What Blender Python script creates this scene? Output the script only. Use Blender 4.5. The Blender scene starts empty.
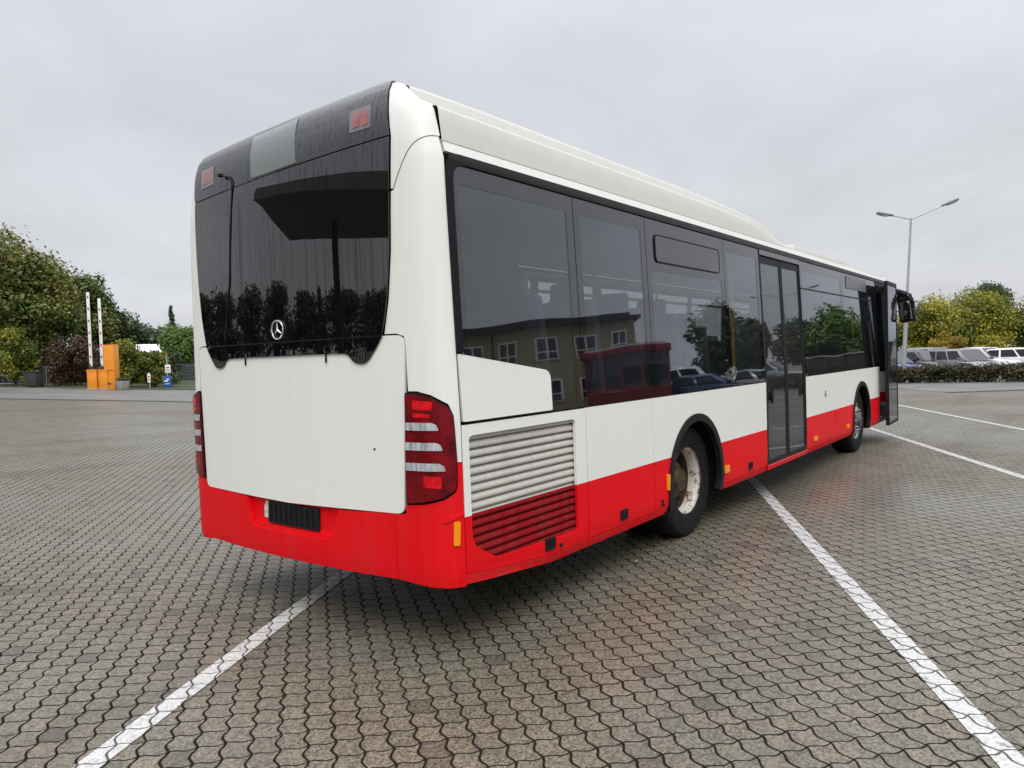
import bpy, bmesh, math, random, bisect
import numpy as np
from mathutils import Vector, Matrix, Euler
from mathutils.geometry import tessellate_polygon
SC = bpy.context.scene
COL = SC.collection
R_ = math.radians
# ------------------------------------------------------------------ camera
CAM_POS = Vector((-2.652, -3.849, 1.592))
YAW, PITCH, ROLL = R_(37.425), R_(-2.039), R_(-1.916)
cd = bpy.data.cameras.new('camera'); co = bpy.data.objects.new('camera', cd); COL.objects.link(co)
fw = Vector((math.cos(PITCH)*math.cos(YAW), math.cos(PITCH)*math.sin(YAW), math.sin(PITCH)))
rt = Vector((math.sin(YAW), -math.cos(YAW), 0)); up = rt.cross(fw)
rt2 = rt*math.cos(ROLL)+up*math.sin(ROLL); up2 = -rt*math.sin(ROLL)+up*math.cos(ROLL)
M = Matrix((rt2, up2, -fw)).transposed().to_4x4(); M.translation = CAM_POS
co.matrix_world = M
cd.sensor_fit = 'HORIZONTAL'; cd.sensor_width = 36.0; cd.lens = 36.0*740/1024
cd.clip_start = .05; cd.clip_end = 6000
SC.camera = co
# ------------------------------------------------------------------ world, sun, exposure
SUN_EL, SUN_AZ = R_(50), R_(-138)          # direction towards the sun
W = bpy.data.worlds.new('World'); SC.world = W; W.use_nodes = True
nt = W.node_tree; nt.nodes.clear()
def N(nt, t, **kw):
    n = nt.nodes.new(t)
    for k, v in kw.items(): setattr(n, k, v)
    return n
def L(nt, a, b): nt.links.new(a, b)
def math_(nt, op, a, b=None, c=None):
    n = N(nt, 'ShaderNodeMath', operation=op)
    for i, v in enumerate((a, b, c)):
        if v is None: continue
        if isinstance(v, (int, float)): n.inputs[i].default_value = v
        else: L(nt, v, n.inputs[i])
    return n.outputs[0]
sky = N(nt, 'ShaderNodeTexSky', sky_type='NISHITA', sun_disc=False, sun_elevation=SUN_EL, sun_rotation=R_(90)-SUN_AZ)
sky.dust_density = 4.0; sky.air_density = 1.5
tc = N(nt, 'ShaderNodeTexCoord'); sp = N(nt, 'ShaderNodeSeparateXYZ'); L(nt, tc.outputs['Generated'], sp.inputs[0])
zc = math_(nt, 'MAXIMUM', sp.outputs[2], 0.0)
den = math_(nt, 'ADD', zc, .22)
cb = N(nt, 'ShaderNodeCombineXYZ'); L(nt, math_(nt, 'DIVIDE', sp.outputs[0], den), cb.inputs[0]); L(nt, math_(nt, 'DIVIDE', sp.outputs[1], den), cb.inputs[1])
cn = N(nt, 'ShaderNodeTexNoise'); cn.inputs['Scale'].default_value = 1.05; cn.inputs['Detail'].default_value = 7; cn.inputs['Roughness'].default_value = .55
cn.inputs['Distortion'].default_value = .4
L(nt, cb.outputs[0], cn.inputs['Vector'])
cloud = N(nt, 'ShaderNodeMapRange'); cloud.inputs[1].default_value = .3; cloud.inputs[2].default_value = .7; cloud.inputs[3].default_value = .85; cloud.inputs[4].default_value = 1.09
L(nt, cn.outputs['Fac'], cloud.inputs[0])
zen = N(nt, 'ShaderNodeMapRange', interpolation_type='SMOOTHSTEP'); zen.inputs[1].default_value = .42; zen.inputs[2].default_value = .95; zen.inputs[3].default_value = 0; zen.inputs[4].default_value = 1.85
L(nt, zc, zen.inputs[0])
lum = math_(nt, 'MULTIPLY', math_(nt, 'ADD', math_(nt, 'ADD', math_(nt, 'MULTIPLY', zc, .30), .965), zen.outputs[0]), cloud.outputs[0])
ov = N(nt, 'ShaderNodeMix', data_type='RGBA', blend_type='MULTIPLY'); ov.inputs[0].default_value = 1
ov.inputs[6].default_value = (7.25, 7.4, 7.85, 1)
cl = N(nt, 'ShaderNodeCombineColor'); [L(nt, lum, cl.inputs[i]) for i in range(3)]; L(nt, cl.outputs[0], ov.inputs[7])
mx = N(nt, 'ShaderNodeMix', data_type='RGBA'); mx.inputs[0].default_value = .93
L(nt, sky.outputs[0], mx.inputs[6]); L(nt, ov.outputs[2], mx.inputs[7])
bg = N(nt, 'ShaderNodeBackground'); bg.inputs[1].default_value = .1; L(nt, mx.outputs[2], bg.inputs[0])
wo = N(nt, 'ShaderNodeOutputWorld'); L(nt, bg.outputs[0], wo.inputs[0])
sl = bpy.data.lights.new('sun', 'SUN'); sl.energy = 1.5; sl.angle = R_(35); sl.color = (1, .985, .955)
so = bpy.data.objects.new('sun', sl); COL.objects.link(so)
so.rotation_euler = Vector((math.cos(SUN_EL)*math.cos(SUN_AZ), math.cos(SUN_EL)*math.sin(SUN_AZ), math.sin(SUN_EL))).to_track_quat('Z', 'Y').to_euler()
SC.view_settings.view_transform = 'Standard'; SC.view_settings.look = 'None'; SC.view_settings.gamma = 1; SC.view_settings.exposure = 0.0
SC.view_settings.use_curve_mapping = False
SC.cycles.max_bounces = 6; SC.cycles.transparent_max_bounces = 12; SC.cycles.use_denoising = True
SC.cycles.sample_clamp_indirect = 8

# ------------------------------------------------------------------ helpers
def tag(o, label=None, cat=None, group=None, kind=None):
    if label: o['label'] = label
    if cat: o['category'] = cat
    if group: o['group'] = group
    if kind: o['kind'] = kind
    return o
def empty(name, loc=(0,0,0), rz=0, label=None, cat=None, group=None):
    o = bpy.data.objects.new(name, None); COL.objects.link(o); o.location = loc; o.rotation_euler = (0,0,rz)
    o.empty_display_size = .3
    return tag(o, label, cat, group)
def copy_tree(o, parent=None):
    c = o.copy(); COL.objects.link(c)
    if parent is not None: c.parent = parent
    for ch in list(o.children): copy_tree(ch, c)
    return c
def link(name, bm, mats, parent=None, smooth=30):
    me = bpy.data.meshes.new(name); bm.to_mesh(me); bm.free()
    for m in (mats if isinstance(mats, (list, tuple)) else [mats]): me.materials.append(m)
    if smooth:
        me.polygons.foreach_set('use_smooth', [True]*len(me.polygons))
        me.set_sharp_from_angle(angle=R_(smooth))
    o = bpy.data.objects.new(name, me); COL.objects.link(o)
    if parent is not None: o.parent = parent
    return o
def bx(bm, c, s, rot=None, bev=0, mi=0):
    n = bmesh.ops.create_cube(bm, size=1)['verts']
    M = Matrix.Translation(c) @ (rot.to_matrix().to_4x4() if rot is not None else Matrix.Identity(4)) @ Matrix.Diagonal((*s, 1))
    bmesh.ops.transform(bm, matrix=M, verts=n)
    fs = list({f for v in n for f in v.link_faces})
    if mi:
        for f in fs: f.material_index = mi
    if bev:
        es = list({e for v in n for e in v.link_edges})
        bmesh.ops.bevel(bm, geom=es, offset=bev, segments=2, affect='EDGES', profile=.6)
    return fs
def tube(bm, p0, p1, r0, r1=None, n=12, caps=True):
    p0, p1 = Vector(p0), Vector(p1); r1 = r0 if r1 is None else r1
    d = p1-p0; q = d.to_track_quat('Z', 'Y').to_matrix()
    ra, rb = [], []
    for i in range(n):
        a = 2*math.pi*i/n; v = q @ Vector((math.cos(a), math.sin(a), 0))
        ra.append(bm.verts.new(p0+v*r0)); rb.append(bm.verts.new(p1+v*r1))
    for i in range(n):
        j = (i+1) % n; bm.faces.new((ra[i], ra[j], rb[j], rb[i]))
    if caps: bm.faces.new(ra[::-1]); bm.faces.new(rb)
def path_tube(bm, pts, rads, n=10):
    for (a, b, r0, r1) in zip(pts, pts[1:], rads, rads[1:]): tube(bm, a, b, r0, r1, n)
def lathe_y(bm, prof, n=40, c=(0,0,0), mi=0):
    """prof: (radius, y) revolved about the y axis"""
    rings = []
    for r, y in prof:
        if r < 1e-5: rings.append([bm.verts.new((c[0], c[1]+y, c[2]))])
        else: rings.append([bm.verts.new((c[0]+r*math.cos(2*math.pi*i/n), c[1]+y, c[2]+r*math.sin(2*math.pi*i/n))) for i in range(n)])
    for A, B in zip(rings, rings[1:]):
        for i in range(n):
            j = (i+1) % n
            if len(A) == 1 and len(B) == 1: continue
            if len(A) == 1: f = bm.faces.new((A[0], B[j], B[i]))
            elif len(B) == 1: f = bm.faces.new((A[i], A[j], B[0]))
            else: f = bm.faces.new((A[i], A[j], B[j], B[i]))
            f.material_index = mi
def rpoly(pts, r, seg=5):
    """rounded polygon; r a number or a list"""
    out = []; n = len(pts)
    rs = r if isinstance(r, (list, tuple)) else [r]*n
    for i in range(n):
        p, a, b = Vector(pts[i]), Vector(pts[i-1]), Vector(pts[(i+1) % n])
        if rs[i] <= 0: out.append(tuple(p)); continue
        u, v = (a-p), (b-p); d = min(rs[i], u.length*.49, v.length*.49); u.normalize(); v.normalize()
        p0, p1 = p+u*d, p+v*d
        for k in range(seg+1):
            t = k/seg; q = p0*(1-t)**2+p*2*t*(1-t)+p1*t*t; out.append(tuple(q))
    return out
# ------------------------------------------------------------------ terrain: level by the bus, rising gently to one side
FH = Vector((math.cos(YAW), math.sin(YAW))); LH = Vector((-FH.y, FH.x)); C2 = CAM_POS.to_2d()
def sm(a, b, x):
    t = min(max((x-a)/(b-a), 0), 1); return t*t*(3-2*t)
def terr_ld(l, d):
    t = l-4
    z = 0 if t < 0 else (.05*t*t/8 if t < 4 else .05*(t-2))
    z = min(z, 2.3)
    z -= .26*sm(33, 37, d)*sm(-8, -12, l)
    return z
def site(l, d, z=0.0):
    p = C2+LH*l+FH*d; return Vector((p.x, p.y, terr_ld(l, d)+z))
def terr(x, y):
    q = Vector((x, y))-C2; return terr_ld(q.dot(LH), q.dot(FH))
# ------------------------------------------------------------------ materials
MATS = {}
def new_mat(name):
    m = bpy.data.materials.new(name); m.use_nodes = True; MATS[name] = m
    nt = m.node_tree; b = nt.nodes['Principled BSDF']; return m, nt, b
def pmat(name, col, rough=.5, metal=0, var=.12, scale=6, bump=0, bscale=40, coat=0, rvar=.1, ior=None, stretch=None):
    m, nt, b = new_mat(name)
    tc = N(nt, 'ShaderNodeTexCoord'); vec = tc.outputs['Object']
    if stretch:
        mp = N(nt, 'ShaderNodeMapping'); mp.inputs['Scale'].default_value = stretch; L(nt, vec, mp.inputs[0]); vec = mp.outputs[0]
    n = N(nt, 'ShaderNodeTexNoise'); n.inputs['Scale'].default_value = scale; n.inputs['Detail'].default_value = 6; L(nt, vec, n.inputs['Vector'])
    mr = N(nt, 'ShaderNodeMapRange'); mr.inputs[1].default_value = .3; mr.inputs[2].default_value = .7; mr.inputs[3].default_value = 1-var; mr.inputs[4].default_value = 1+var
    L(nt, n.outputs['Fac'], mr.inputs[0])
    mx = N(nt, 'ShaderNodeMix', data_type='RGBA', blend_type='MULTIPLY'); mx.inputs[0].default_value = 1; mx.inputs[6].default_value = (*col, 1)
    cc = N(nt, 'ShaderNodeCombineColor'); [L(nt, mr.outputs[0], cc.inputs[i]) for i in range(3)]; L(nt, cc.outputs[0], mx.inputs[7])
    L(nt, mx.outputs[2], b.inputs['Base Color'])
    b.inputs['Metallic'].default_value = metal
    rr = N(nt, 'ShaderNodeMapRange'); rr.inputs[3].default_value = max(rough-rvar, .02); rr.inputs[4].default_value = min(rough+rvar, 1); L(nt, n.outputs['Fac'], rr.inputs[0]); L(nt, rr.outputs[0], b.inputs['Roughness'])
    b.inputs['Coat Weight'].default_value = coat; b.inputs['Coat Roughness'].default_value = .06
    if ior: b.inputs['IOR'].default_value = ior
    if bump:
        n2 = N(nt, 'ShaderNodeTexNoise'); n2.inputs['Scale'].default_value = bscale; n2.inputs['Detail'].default_value = 4; L(nt, tc.outputs['Object'], n2.inputs['Vector'])
        bp = N(nt, 'ShaderNodeBump'); bp.inputs['Strength'].default_value = bump; bp.inputs['Distance'].default_value = .02; L(nt, n2.outputs['Fac'], bp.inputs['Height']); L(nt, bp.outputs[0], b.inputs['Normal'])
    return m
WHITE = (.80, .80, .755); RED = (.77, .003, .009)
def paint(name, split=None, white=WHITE, red=RED, dirt=.10, mode='split', rough=.36, coat=.10):
    """bus paint: red below the livery line, white above, with rain streaks and road film"""
    m, nt, b = new_mat(name)
    tc = N(nt, 'ShaderNodeTexCoord'); sp = N(nt, 'ShaderNodeSeparateXYZ'); L(nt, tc.outputs['Object'], sp.inputs[0])
    base = N(nt, 'ShaderNodeMix', data_type='RGBA'); base.inputs[6].default_value = (*red, 1); base.inputs[7].default_value = (*white, 1)
    if mode == 'split': L(nt, math_(nt, 'GREATER_THAN', sp.outputs[2], split), base.inputs[0])
    else: base.inputs[0].default_value = 1.0 if mode == 'white' else 0.0
    mp = N(nt, 'ShaderNodeMapping'); mp.inputs['Scale'].default_value = (22, 22, .9); L(nt, tc.outputs['Object'], mp.inputs[0])
    st = N(nt, 'ShaderNodeTexNoise'); st.inputs['Scale'].default_value = 1.0; st.inputs['Detail'].default_value = 5; L(nt, mp.outputs[0], st.inputs['Vector'])
    big = N(nt, 'ShaderNodeTexNoise'); big.inputs['Scale'].default_value = 1.7; big.inputs['Detail'].default_value = 5; L(nt, tc.outputs['Object'], big.inputs['Vector'])
    a = N(nt, 'ShaderNodeMapRange'); a.inputs[1].default_value = .42; a.inputs[2].default_value = .78; L(nt, st.outputs['Fac'], a.inputs[0])
    c = N(nt, 'ShaderNodeMapRange'); c.inputs[1].default_value = .35; c.inputs[2].default_value = .7; L(nt, big.outputs['Fac'], c.inputs[0])
    fac = math_(nt, 'MULTIPLY', math_(nt, 'ADD', math_(nt, 'MULTIPLY', a.outputs[0], .7), math_(nt, 'MULTIPLY', c.outputs[0], .5)), dirt)
    dm = N(nt, 'ShaderNodeMix', data_type='RGBA'); dm.inputs[7].default_value = (.13, .115, .095, 1); L(nt, fac, dm.inputs[0]); L(nt, base.outputs[2], dm.inputs[6])
    L(nt, dm.outputs[2], b.inputs['Base Color'])
    b.inputs['Coat Weight'].default_value = coat; b.inputs['Coat Roughness'].default_value = .12; b.inputs['Specular IOR Level'].default_value = .22 if mode == 'white' else .07
    if mode == 'split': L(nt, math_(nt, 'ADD', math_(nt, 'MULTIPLY', math_(nt, 'GREATER_THAN', sp.outputs[2], split), .16), .06), b.inputs['Specular IOR Level'])
    rr = N(nt, 'ShaderNodeMapRange'); rr.inputs[3].default_value = rough-.06; rr.inputs[4].default_value = rough+.2; L(nt, big.outputs['Fac'], rr.inputs[0]); L(nt, rr.outputs[0], b.inputs['Roughness'])
    wv = N(nt, 'ShaderNodeTexNoise'); wv.inputs['Scale'].default_value = 2.2; L(nt, tc.outputs['Object'], wv.inputs['Vector'])
    bp = N(nt, 'ShaderNodeBump'); bp.inputs['Strength'].default_value = .12; bp.inputs['Distance'].default_value = .01; L(nt, wv.outputs['Fac'], bp.inputs['Height']); L(nt, bp.outputs[0], b.inputs['Normal']); L(nt, bp.outputs[0], b.inputs['Coat Normal'])
    return m
M_LIV = paint('bus_paint_two_tone', .757, dirt=.055)
M_WHT = paint('bus_paint_white', mode='white', dirt=.06)
M_RED = paint('bus_paint_red', mode='red', dirt=.12, rough=.4, coat=.06)
M_ROOF = paint('bus_roof_white', mode='white', white=(.62, .61, .565), dirt=.05)
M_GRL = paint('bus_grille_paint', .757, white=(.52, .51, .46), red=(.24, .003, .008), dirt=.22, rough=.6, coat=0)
M_BLK = pmat('black_rubber', (.012, .012, .014), .5, var=.3, scale=20)
M_TRIM = pmat('black_trim', (.006, .0065, .008), .42, var=.25, scale=10)
M_DARK = pmat('underbody_black', (.008, .008, .008), .85, var=.3)
M_TYRE = pmat('tyre_rubber', (.011, .011, .012), .75, var=.35, scale=14, bump=.3, bscale=60)
M_STEEL = pmat('bare_steel', (.55, .55, .54), .35, metal=1, var=.2, scale=20)
M_AMB = pmat('amber_reflector', (.85, .29, .008), .3, var=.1, scale=60, coat=.1)
M_REDL = pmat('red_lens', (.15, .001, .005), .12, var=.55, scale=11, coat=.22, bump=.08, bscale=60)
M_REDB = pmat('red_reflector', (.62, .004, .010), .15, var=.35, scale=35, coat=.25, bump=.1, bscale=120)
M_CLR = pmat('clear_lens', (.42, .43, .45), .12, var=.45, scale=45, coat=.8, bump=.12, bscale=60, stretch=(1, 1, .12))
M_CHROME = pmat('chrome', (.8, .8, .8), .08, metal=1, var=.03)
M_SEAT = pmat('seat_fabric', (.05, .055, .09), .9, var=.3, scale=30)
M_INT = pmat('interior_grey', (.30, .31, .31), .7, var=.08)
M_POLE = pmat('yellow_handrail', (.6, .36, .02), .35, var=.05)
def rim_mat():
    m, nt, b = new_mat('rusty_rim_paint')
    tc = N(nt, 'ShaderNodeTexCoord')
    n = N(nt, 'ShaderNodeTexNoise'); n.inputs['Scale'].default_value = 9; n.inputs['Detail'].default_value = 9; n.inputs['Roughness'].default_value = .7; L(nt, tc.outputs['Object'], n.inputs['Vector'])
    n2 = N(nt, 'ShaderNodeTexNoise'); n2.inputs['Scale'].default_value = 45; n2.inputs['Detail'].default_value = 4; L(nt, tc.outputs['Object'], n2.inputs['Vector'])
    r = N(nt, 'ShaderNodeValToRGB'); e = r.color_ramp.elements; e[0].position = .37; e[0].color = (.035, .018, .008, 1); e[1].position = .50; e[1].color = (.60, .58, .52, 1)
    x = r.color_ramp.elements.new(.425); x.color = (.17, .085, .03, 1)
    L(nt, math_(nt, 'ADD', math_(nt, 'MULTIPLY', n.outputs['Fac'], .75), math_(nt, 'MULTIPLY', n2.outputs['Fac'], .27)), r.inputs[0])
    L(nt, r.outputs[0], b.inputs['Base Color']); b.inputs['Roughness'].default_value = .5
    return m
for m_ in (M_BLK, M_TYRE, M_DARK, M_TRIM, M_AMB, M_REDL, M_REDB): m_.node_tree.nodes['Principled BSDF'].inputs['Specular IOR Level'].default_value = .18
M_RIM = rim_mat()
M_HUB = pmat('rusty_hub', (.075, .045, .020), .6, metal=.3, var=.6, scale=20)
M_ALU = pmat('painted_rim_silver', (.42, .42, .41), .4, metal=.4, var=.35, scale=12)
M_HUBG = pmat('grey_hub', (.10, .10, .095), .55, metal=.3, var=.4, scale=20)
def glass(name, tint, refl_col=(.9, .93, 1.0), ior=1.55, dirt=.0, streak=False, dark=(.006, .0065, .008), rough=.015):
    """tint=None: opaque black glass; else clear tinted pane one can see through"""
    m, nt, b = new_mat(name)
    tc = N(nt, 'ShaderNodeTexCoord')
    b.inputs['Base Color'].default_value = (*dark, 1); b.inputs['Roughness'].default_value = rough; b.inputs['IOR'].default_value = ior
    out = nt.nodes['Material Output']
    mp = N(nt, 'ShaderNodeMapping'); mp.inputs['Scale'].default_value = (75, 75, .6); L(nt, tc.outputs['Object'], mp.inputs[0])
    n = N(nt, 'ShaderNodeTexNoise'); n.inputs['Scale'].default_value = 1; n.inputs['Detail'].default_value = 6; L(nt, mp.outputs[0], n.inputs['Vector'])
    w = N(nt, 'ShaderNodeTexNoise'); w.inputs['Scale'].default_value = .9; w.inputs['Detail'].default_value = 1; L(nt, tc.outputs['Object'], w.inputs['Vector'])
    bp = N(nt, 'ShaderNodeBump'); bp.inputs['Strength'].default_value = .25; bp.inputs['Distance'].default_value = .02; L(nt, w.outputs['Fac'], bp.inputs['Height'])
    nrm = bp.outputs[0]
    if streak:
        a = N(nt, 'ShaderNodeMapRange'); a.inputs[1].default_value = .45; a.inputs[2].default_value = .75; L(nt, n.outputs['Fac'], a.inputs[0])
        sl_ = N(nt, 'ShaderNodeMapRange'); sl_.inputs[1].default_value = .52; sl_.inputs[2].default_value = .66; sl_.inputs[3].default_value = .5; sl_.inputs[4].default_value = .26; L(nt, n.outputs['Fac'], sl_.inputs[0]); L(nt, sl_.outputs[0], b.inputs['Specular IOR Level'])
        rr = N(nt, 'ShaderNodeMapRange'); rr.inputs[3].default_value = .005; rr.inputs[4].default_value = .03; L(nt, a.outputs[0], rr.inputs[0]); L(nt, rr.outputs[0], b.inputs['Roughness'])
        dm = N(nt, 'ShaderNodeMix', data_type='RGBA'); dm.inputs[6].default_value = (*dark, 1); dm.inputs[7].default_value = (.006, .006, .007, 1); L(nt, a.outputs[0], dm.inputs[0]); L(nt, dm.outputs[2], b.inputs['Base Color'])
    L(nt, nrm, b.inputs['Normal'])
    if tint is not None:
        fr = N(nt, 'ShaderNodeFresnel'); gm = N(nt, 'ShaderNodeNewGeometry'); L(nt, math_(nt, 'ADD', math_(nt, 'MULTIPLY', gm.outputs['Backfacing'], 1/ior-ior), ior), fr.inputs['IOR']); L(nt, nrm, fr.inputs['Normal'])
        tr = N(nt, 'ShaderNodeBsdfTransparent'); tr.inputs[0].default_value = (*tint, 1)
        gl = N(nt, 'ShaderNodeBsdfGlossy'); gl.inputs['Roughness'].default_value = rough; gl.inputs[0].default_value = (*refl_col, 1); L(nt, nrm, gl.inputs['Normal'])
        df = N(nt, 'ShaderNodeBsdfDiffuse'); df.inputs[0].default_value = (.12, .12, .12, 1)
        a = N(nt, 'ShaderNodeMixShader'); L(nt, fr.outputs[0], a.inputs[0]); L(nt, tr.outputs[0], a.inputs[1]); L(nt, gl.outputs[0], a.inputs[2])
        c = N(nt, 'ShaderNodeMixShader'); dr = N(nt, 'ShaderNodeMapRange'); dr.inputs[1].default_value = .4; dr.inputs[2].default_value = .8; dr.inputs[3].default_value = dirt*.4; dr.inputs[4].default_value = dirt*1.5; L(nt, n.outputs['Fac'], dr.inputs[0])
        L(nt, dr.outputs[0], c.inputs[0]); L(nt, a.outputs[0], c.inputs[1]); L(nt, df.outputs[0], c.inputs[2])
        L(nt, c.outputs[0], out.inputs[0])
    return m
M_FRIT = glass('black_glass_border', None, ior=1.92)
M_PANE = glass('tinted_pane', (.74, .76, .76), ior=1.8, dirt=.035)
M_REARG = glass('rear_black_glass', None, ior=1.8, streak=True, dark=(.003, .003, .004))
M_CARG = glass('car_glass', None, ior=1.75, dark=(.02, .022, .024))
M_CARS = glass('car_side_glass', None, ior=1.5, dark=(.010, .011, .012))
# ------------------------------------------------------------------ ground
PAV_A = R_(52.3)                      # direction of the long paver axis
def paver_coords(nt, geo):
    """returns p', q' (cell coordinates along / across the wavy pavers)"""
    sp = N(nt, 'ShaderNodeSeparateXYZ'); L(nt, geo.outputs['Position'], sp.inputs[0])
    ca, sa = math.cos(PAV_A), math.sin(PAV_A)
    p = math_(nt, 'ADD', math_(nt, 'DIVIDE', math_(nt, 'ADD', math_(nt, 'MULTIPLY', sp.outputs[0], ca), math_(nt, 'MULTIPLY', sp.outputs[1], sa)), .132), .37)
    q = math_(nt, 'ADD', math_(nt, 'DIVIDE', math_(nt, 'ADD', math_(nt, 'MULTIPLY', sp.outputs[0], sa), math_(nt, 'MULTIPLY', sp.outputs[1], -ca)), .113), .62)
    tp = 2*math.pi
    p2 = math_(nt, 'SUBTRACT', p, math_(nt, 'MULTIPLY', math_(nt, 'SINE', math_(nt, 'MULTIPLY', q, tp)), .062))
    q2 = math_(nt, 'SUBTRACT', q, math_(nt, 'MULTIPLY', math_(nt, 'COSINE', math_(nt, 'MULTIPLY', p, tp)), .085))
    return p2, q2, sp
def paving(name, painted=False):
    m, nt, b = new_mat(name)
    geo = N(nt, 'ShaderNodeNewGeometry')
    p, q, sp = paver_coords(nt, geo)
    # a little irregularity in the laying
    wob = N(nt, 'ShaderNodeTexNoise'); wob.inputs['Scale'].default_value = 9; wob.inputs['Detail'].default_value = 3; L(nt, geo.outputs['Position'], wob.inputs['Vector'])
    wv = math_(nt, 'MULTIPLY', math_(nt, 'SUBTRACT', wob.outputs['Fac'], .5), .10)
    p = math_(nt, 'ADD', p, wv); q = math_(nt, 'ADD', q, math_(nt, 'MULTIPLY', wv, -1))
    dq = math_(nt, 'PINGPONG', q, .5); dp = math_(nt, 'PINGPONG', p, .5)      # 0 on a joint
    jn = N(nt, 'ShaderNodeTexNoise'); jn.inputs['Scale'].default_value = 2.1; jn.inputs['Detail'].default_value = 3; L(nt, geo.outputs['Position'], jn.inputs['Vector'])
    wq = math_(nt, 'ADD', math_(nt, 'MULTIPLY', jn.outputs['Fac'], .07), .018)
    wp = math_(nt, 'ADD', math_(nt, 'MULTIPLY', jn.outputs['Fac'], .050), .010)
    def joint(d, w):
        r = N(nt, 'ShaderNodeMapRange', interpolation_type='SMOOTHSTEP'); L(nt, d, r.inputs[0]); L(nt, math_(nt, 'MULTIPLY', w, .55), r.inputs[1]); L(nt, math_(nt, 'MULTIPLY', w, 1.45), r.inputs[2]); r.inputs[3].default_value = 0; r.inputs[4].default_value = 1
        return r.outputs[0]
    top = math_(nt, 'MULTIPLY', joint(dq, wq), joint(dp, wp))                 # 1 on the stone, 0 in the joint
    cell = N(nt, 'ShaderNodeCombineXYZ'); L(nt, math_(nt, 'FLOOR', p), cell.inputs[0]); L(nt, math_(nt, 'FLOOR', q), cell.inputs[1])
    wn = N(nt, 'ShaderNodeTexWhiteNoise', noise_dimensions='2D'); L(nt, cell.outputs[0], wn.inputs['Vector'])
    grain = N(nt, 'ShaderNodeTexNoise'); grain.inputs['Scale'].default_value = 120; grain.inputs['Detail'].default_value = 3; L(nt, geo.outputs['Position'], grain.inputs['Vector'])
    agg = N(nt, 'ShaderNodeTexVoronoi'); agg.inputs['Scale'].default_value = 105; L(nt, geo.outputs['Position'], agg.inputs['Vector']); ags = N(nt, 'ShaderNodeSeparateColor'); L(nt, agg.outputs['Color'], ags.inputs[0])
    gr = N(nt, 'ShaderNodeMapRange'); gr.inputs[1].default_value = .3; gr.inputs[2].default_value = .7; gr.inputs[1].default_value = .15; gr.inputs[2].default_value = .85; gr.inputs[3].default_value = .22; gr.inputs[4].default_value = 2.1; L(nt, math_(nt, 'ADD', math_(nt, 'MULTIPLY', grain.outputs['Fac'], .5), math_(nt, 'MULTIPLY', ags.outputs[0], .5)), gr.inputs[0])
    blot = N(nt, 'ShaderNodeTexNoise'); blot.inputs['Scale'].default_value = .45; blot.inputs['Detail'].default_value = 6; L(nt, geo.outputs['Position'], blot.inputs['Vector'])
    blot2 = N(nt, 'ShaderNodeTexNoise'); blot2.inputs['Scale'].default_value = 3.2; blot2.inputs['Detail'].default_value = 5; L(nt, geo.outputs['Position'], blot2.inputs['Vector'])
    ramp = N(nt, 'ShaderNodeValToRGB'); e = ramp.color_ramp.elements
    e[0].position = 0; e[0].color = (.076, .067, .047, 1); e[1].position = 1; e[1].color = (.152, .126, .086, 1)
    for pos, c in ((.12, (.096, .085, .061, 1)), (.5, (.120, .105, .075, 1)), (.85, (.136, .111, .077, 1))):
        x = e.new(pos); x.color = c
    L(nt, math_(nt, 'ADD', math_(nt, 'MULTIPLY', wn.outputs['Value'], .72), math_(nt, 'MULTIPLY', blot2.outputs['Fac'], .30)), ramp.inputs[0])
    tint = N(nt, 'ShaderNodeMix', data_type='RGBA'); tint.inputs[7].default_value = (.126, .117, .090, 1); L(nt, ramp.outputs[0], tint.inputs[6])
    bl = N(nt, 'ShaderNodeMapRange'); bl.inputs[1].default_value = .38; bl.inputs[2].default_value = .62; bl.inputs[3].default_value = 0; bl.inputs[4].default_value = .65; L(nt, blot.outputs['Fac'], bl.inputs[0]); L(nt, bl.outputs[0], tint.inputs[0])
    stone = N(nt, 'ShaderNodeMix', data_type='RGBA', blend_type='MULTIPLY'); stone.inputs[0].default_value = 1; L(nt, tint.outputs[2], stone.inputs[6])
    gc = N(nt, 'ShaderNodeCombineColor'); [L(nt, gr.outputs[0], gc.inputs[i]) for i in range(3)]; L(nt, gc.outputs[0], stone.inputs[7])
    # odd darker blocks, old drips and tyre rubbing
    wsp = N(nt, 'ShaderNodeSeparateColor'); L(nt, wn.outputs['Color'], wsp.inputs[0])
    odd = math_(nt, 'MULTIPLY', math_(nt, 'GREATER_THAN', wsp.outputs[1], .945), .30)
    dv = N(nt, 'ShaderNodeTexVoronoi'); dv.inputs['Scale'].default_value = 1.15; L(nt, geo.outputs['Position'], dv.inputs['Vector'])
    dd = N(nt, 'ShaderNodeMapRange', interpolation_type='SMOOTHSTEP'); dd.inputs[1].default_value = .03; dd.inputs[2].default_value = .13; dd.inputs[3].default_value = .30; dd.inputs[4].default_value = 0; L(nt, math_(nt, 'ADD', dv.outputs['Distance'], math_(nt, 'MULTIPLY', math_(nt, 'SUBTRACT', blot2.outputs['Fac'], .45), .35)), dd.inputs[0])
    rub = N(nt, 'ShaderNodeMapping'); rub.inputs['Rotation'].default_value = (0, 0, R_(-14)); rub.inputs['Scale'].default_value = (.12, 1.5, 1); L(nt, geo.outputs['Position'], rub.inputs[0])
    rn = N(nt, 'ShaderNodeTexNoise'); rn.inputs['Scale'].default_value = 1; rn.inputs['Detail'].default_value = 6; L(nt, rub.outputs[0], rn.inputs['Vector'])
    rr_ = N(nt, 'ShaderNodeMapRange'); rr_.inputs[1].default_value = .52; rr_.inputs[2].default_value = .70; rr_.inputs[3].default_value = 0; rr_.inputs[4].default_value = .30; L(nt, rn.outputs['Fac'], rr_.inputs[0])
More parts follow.
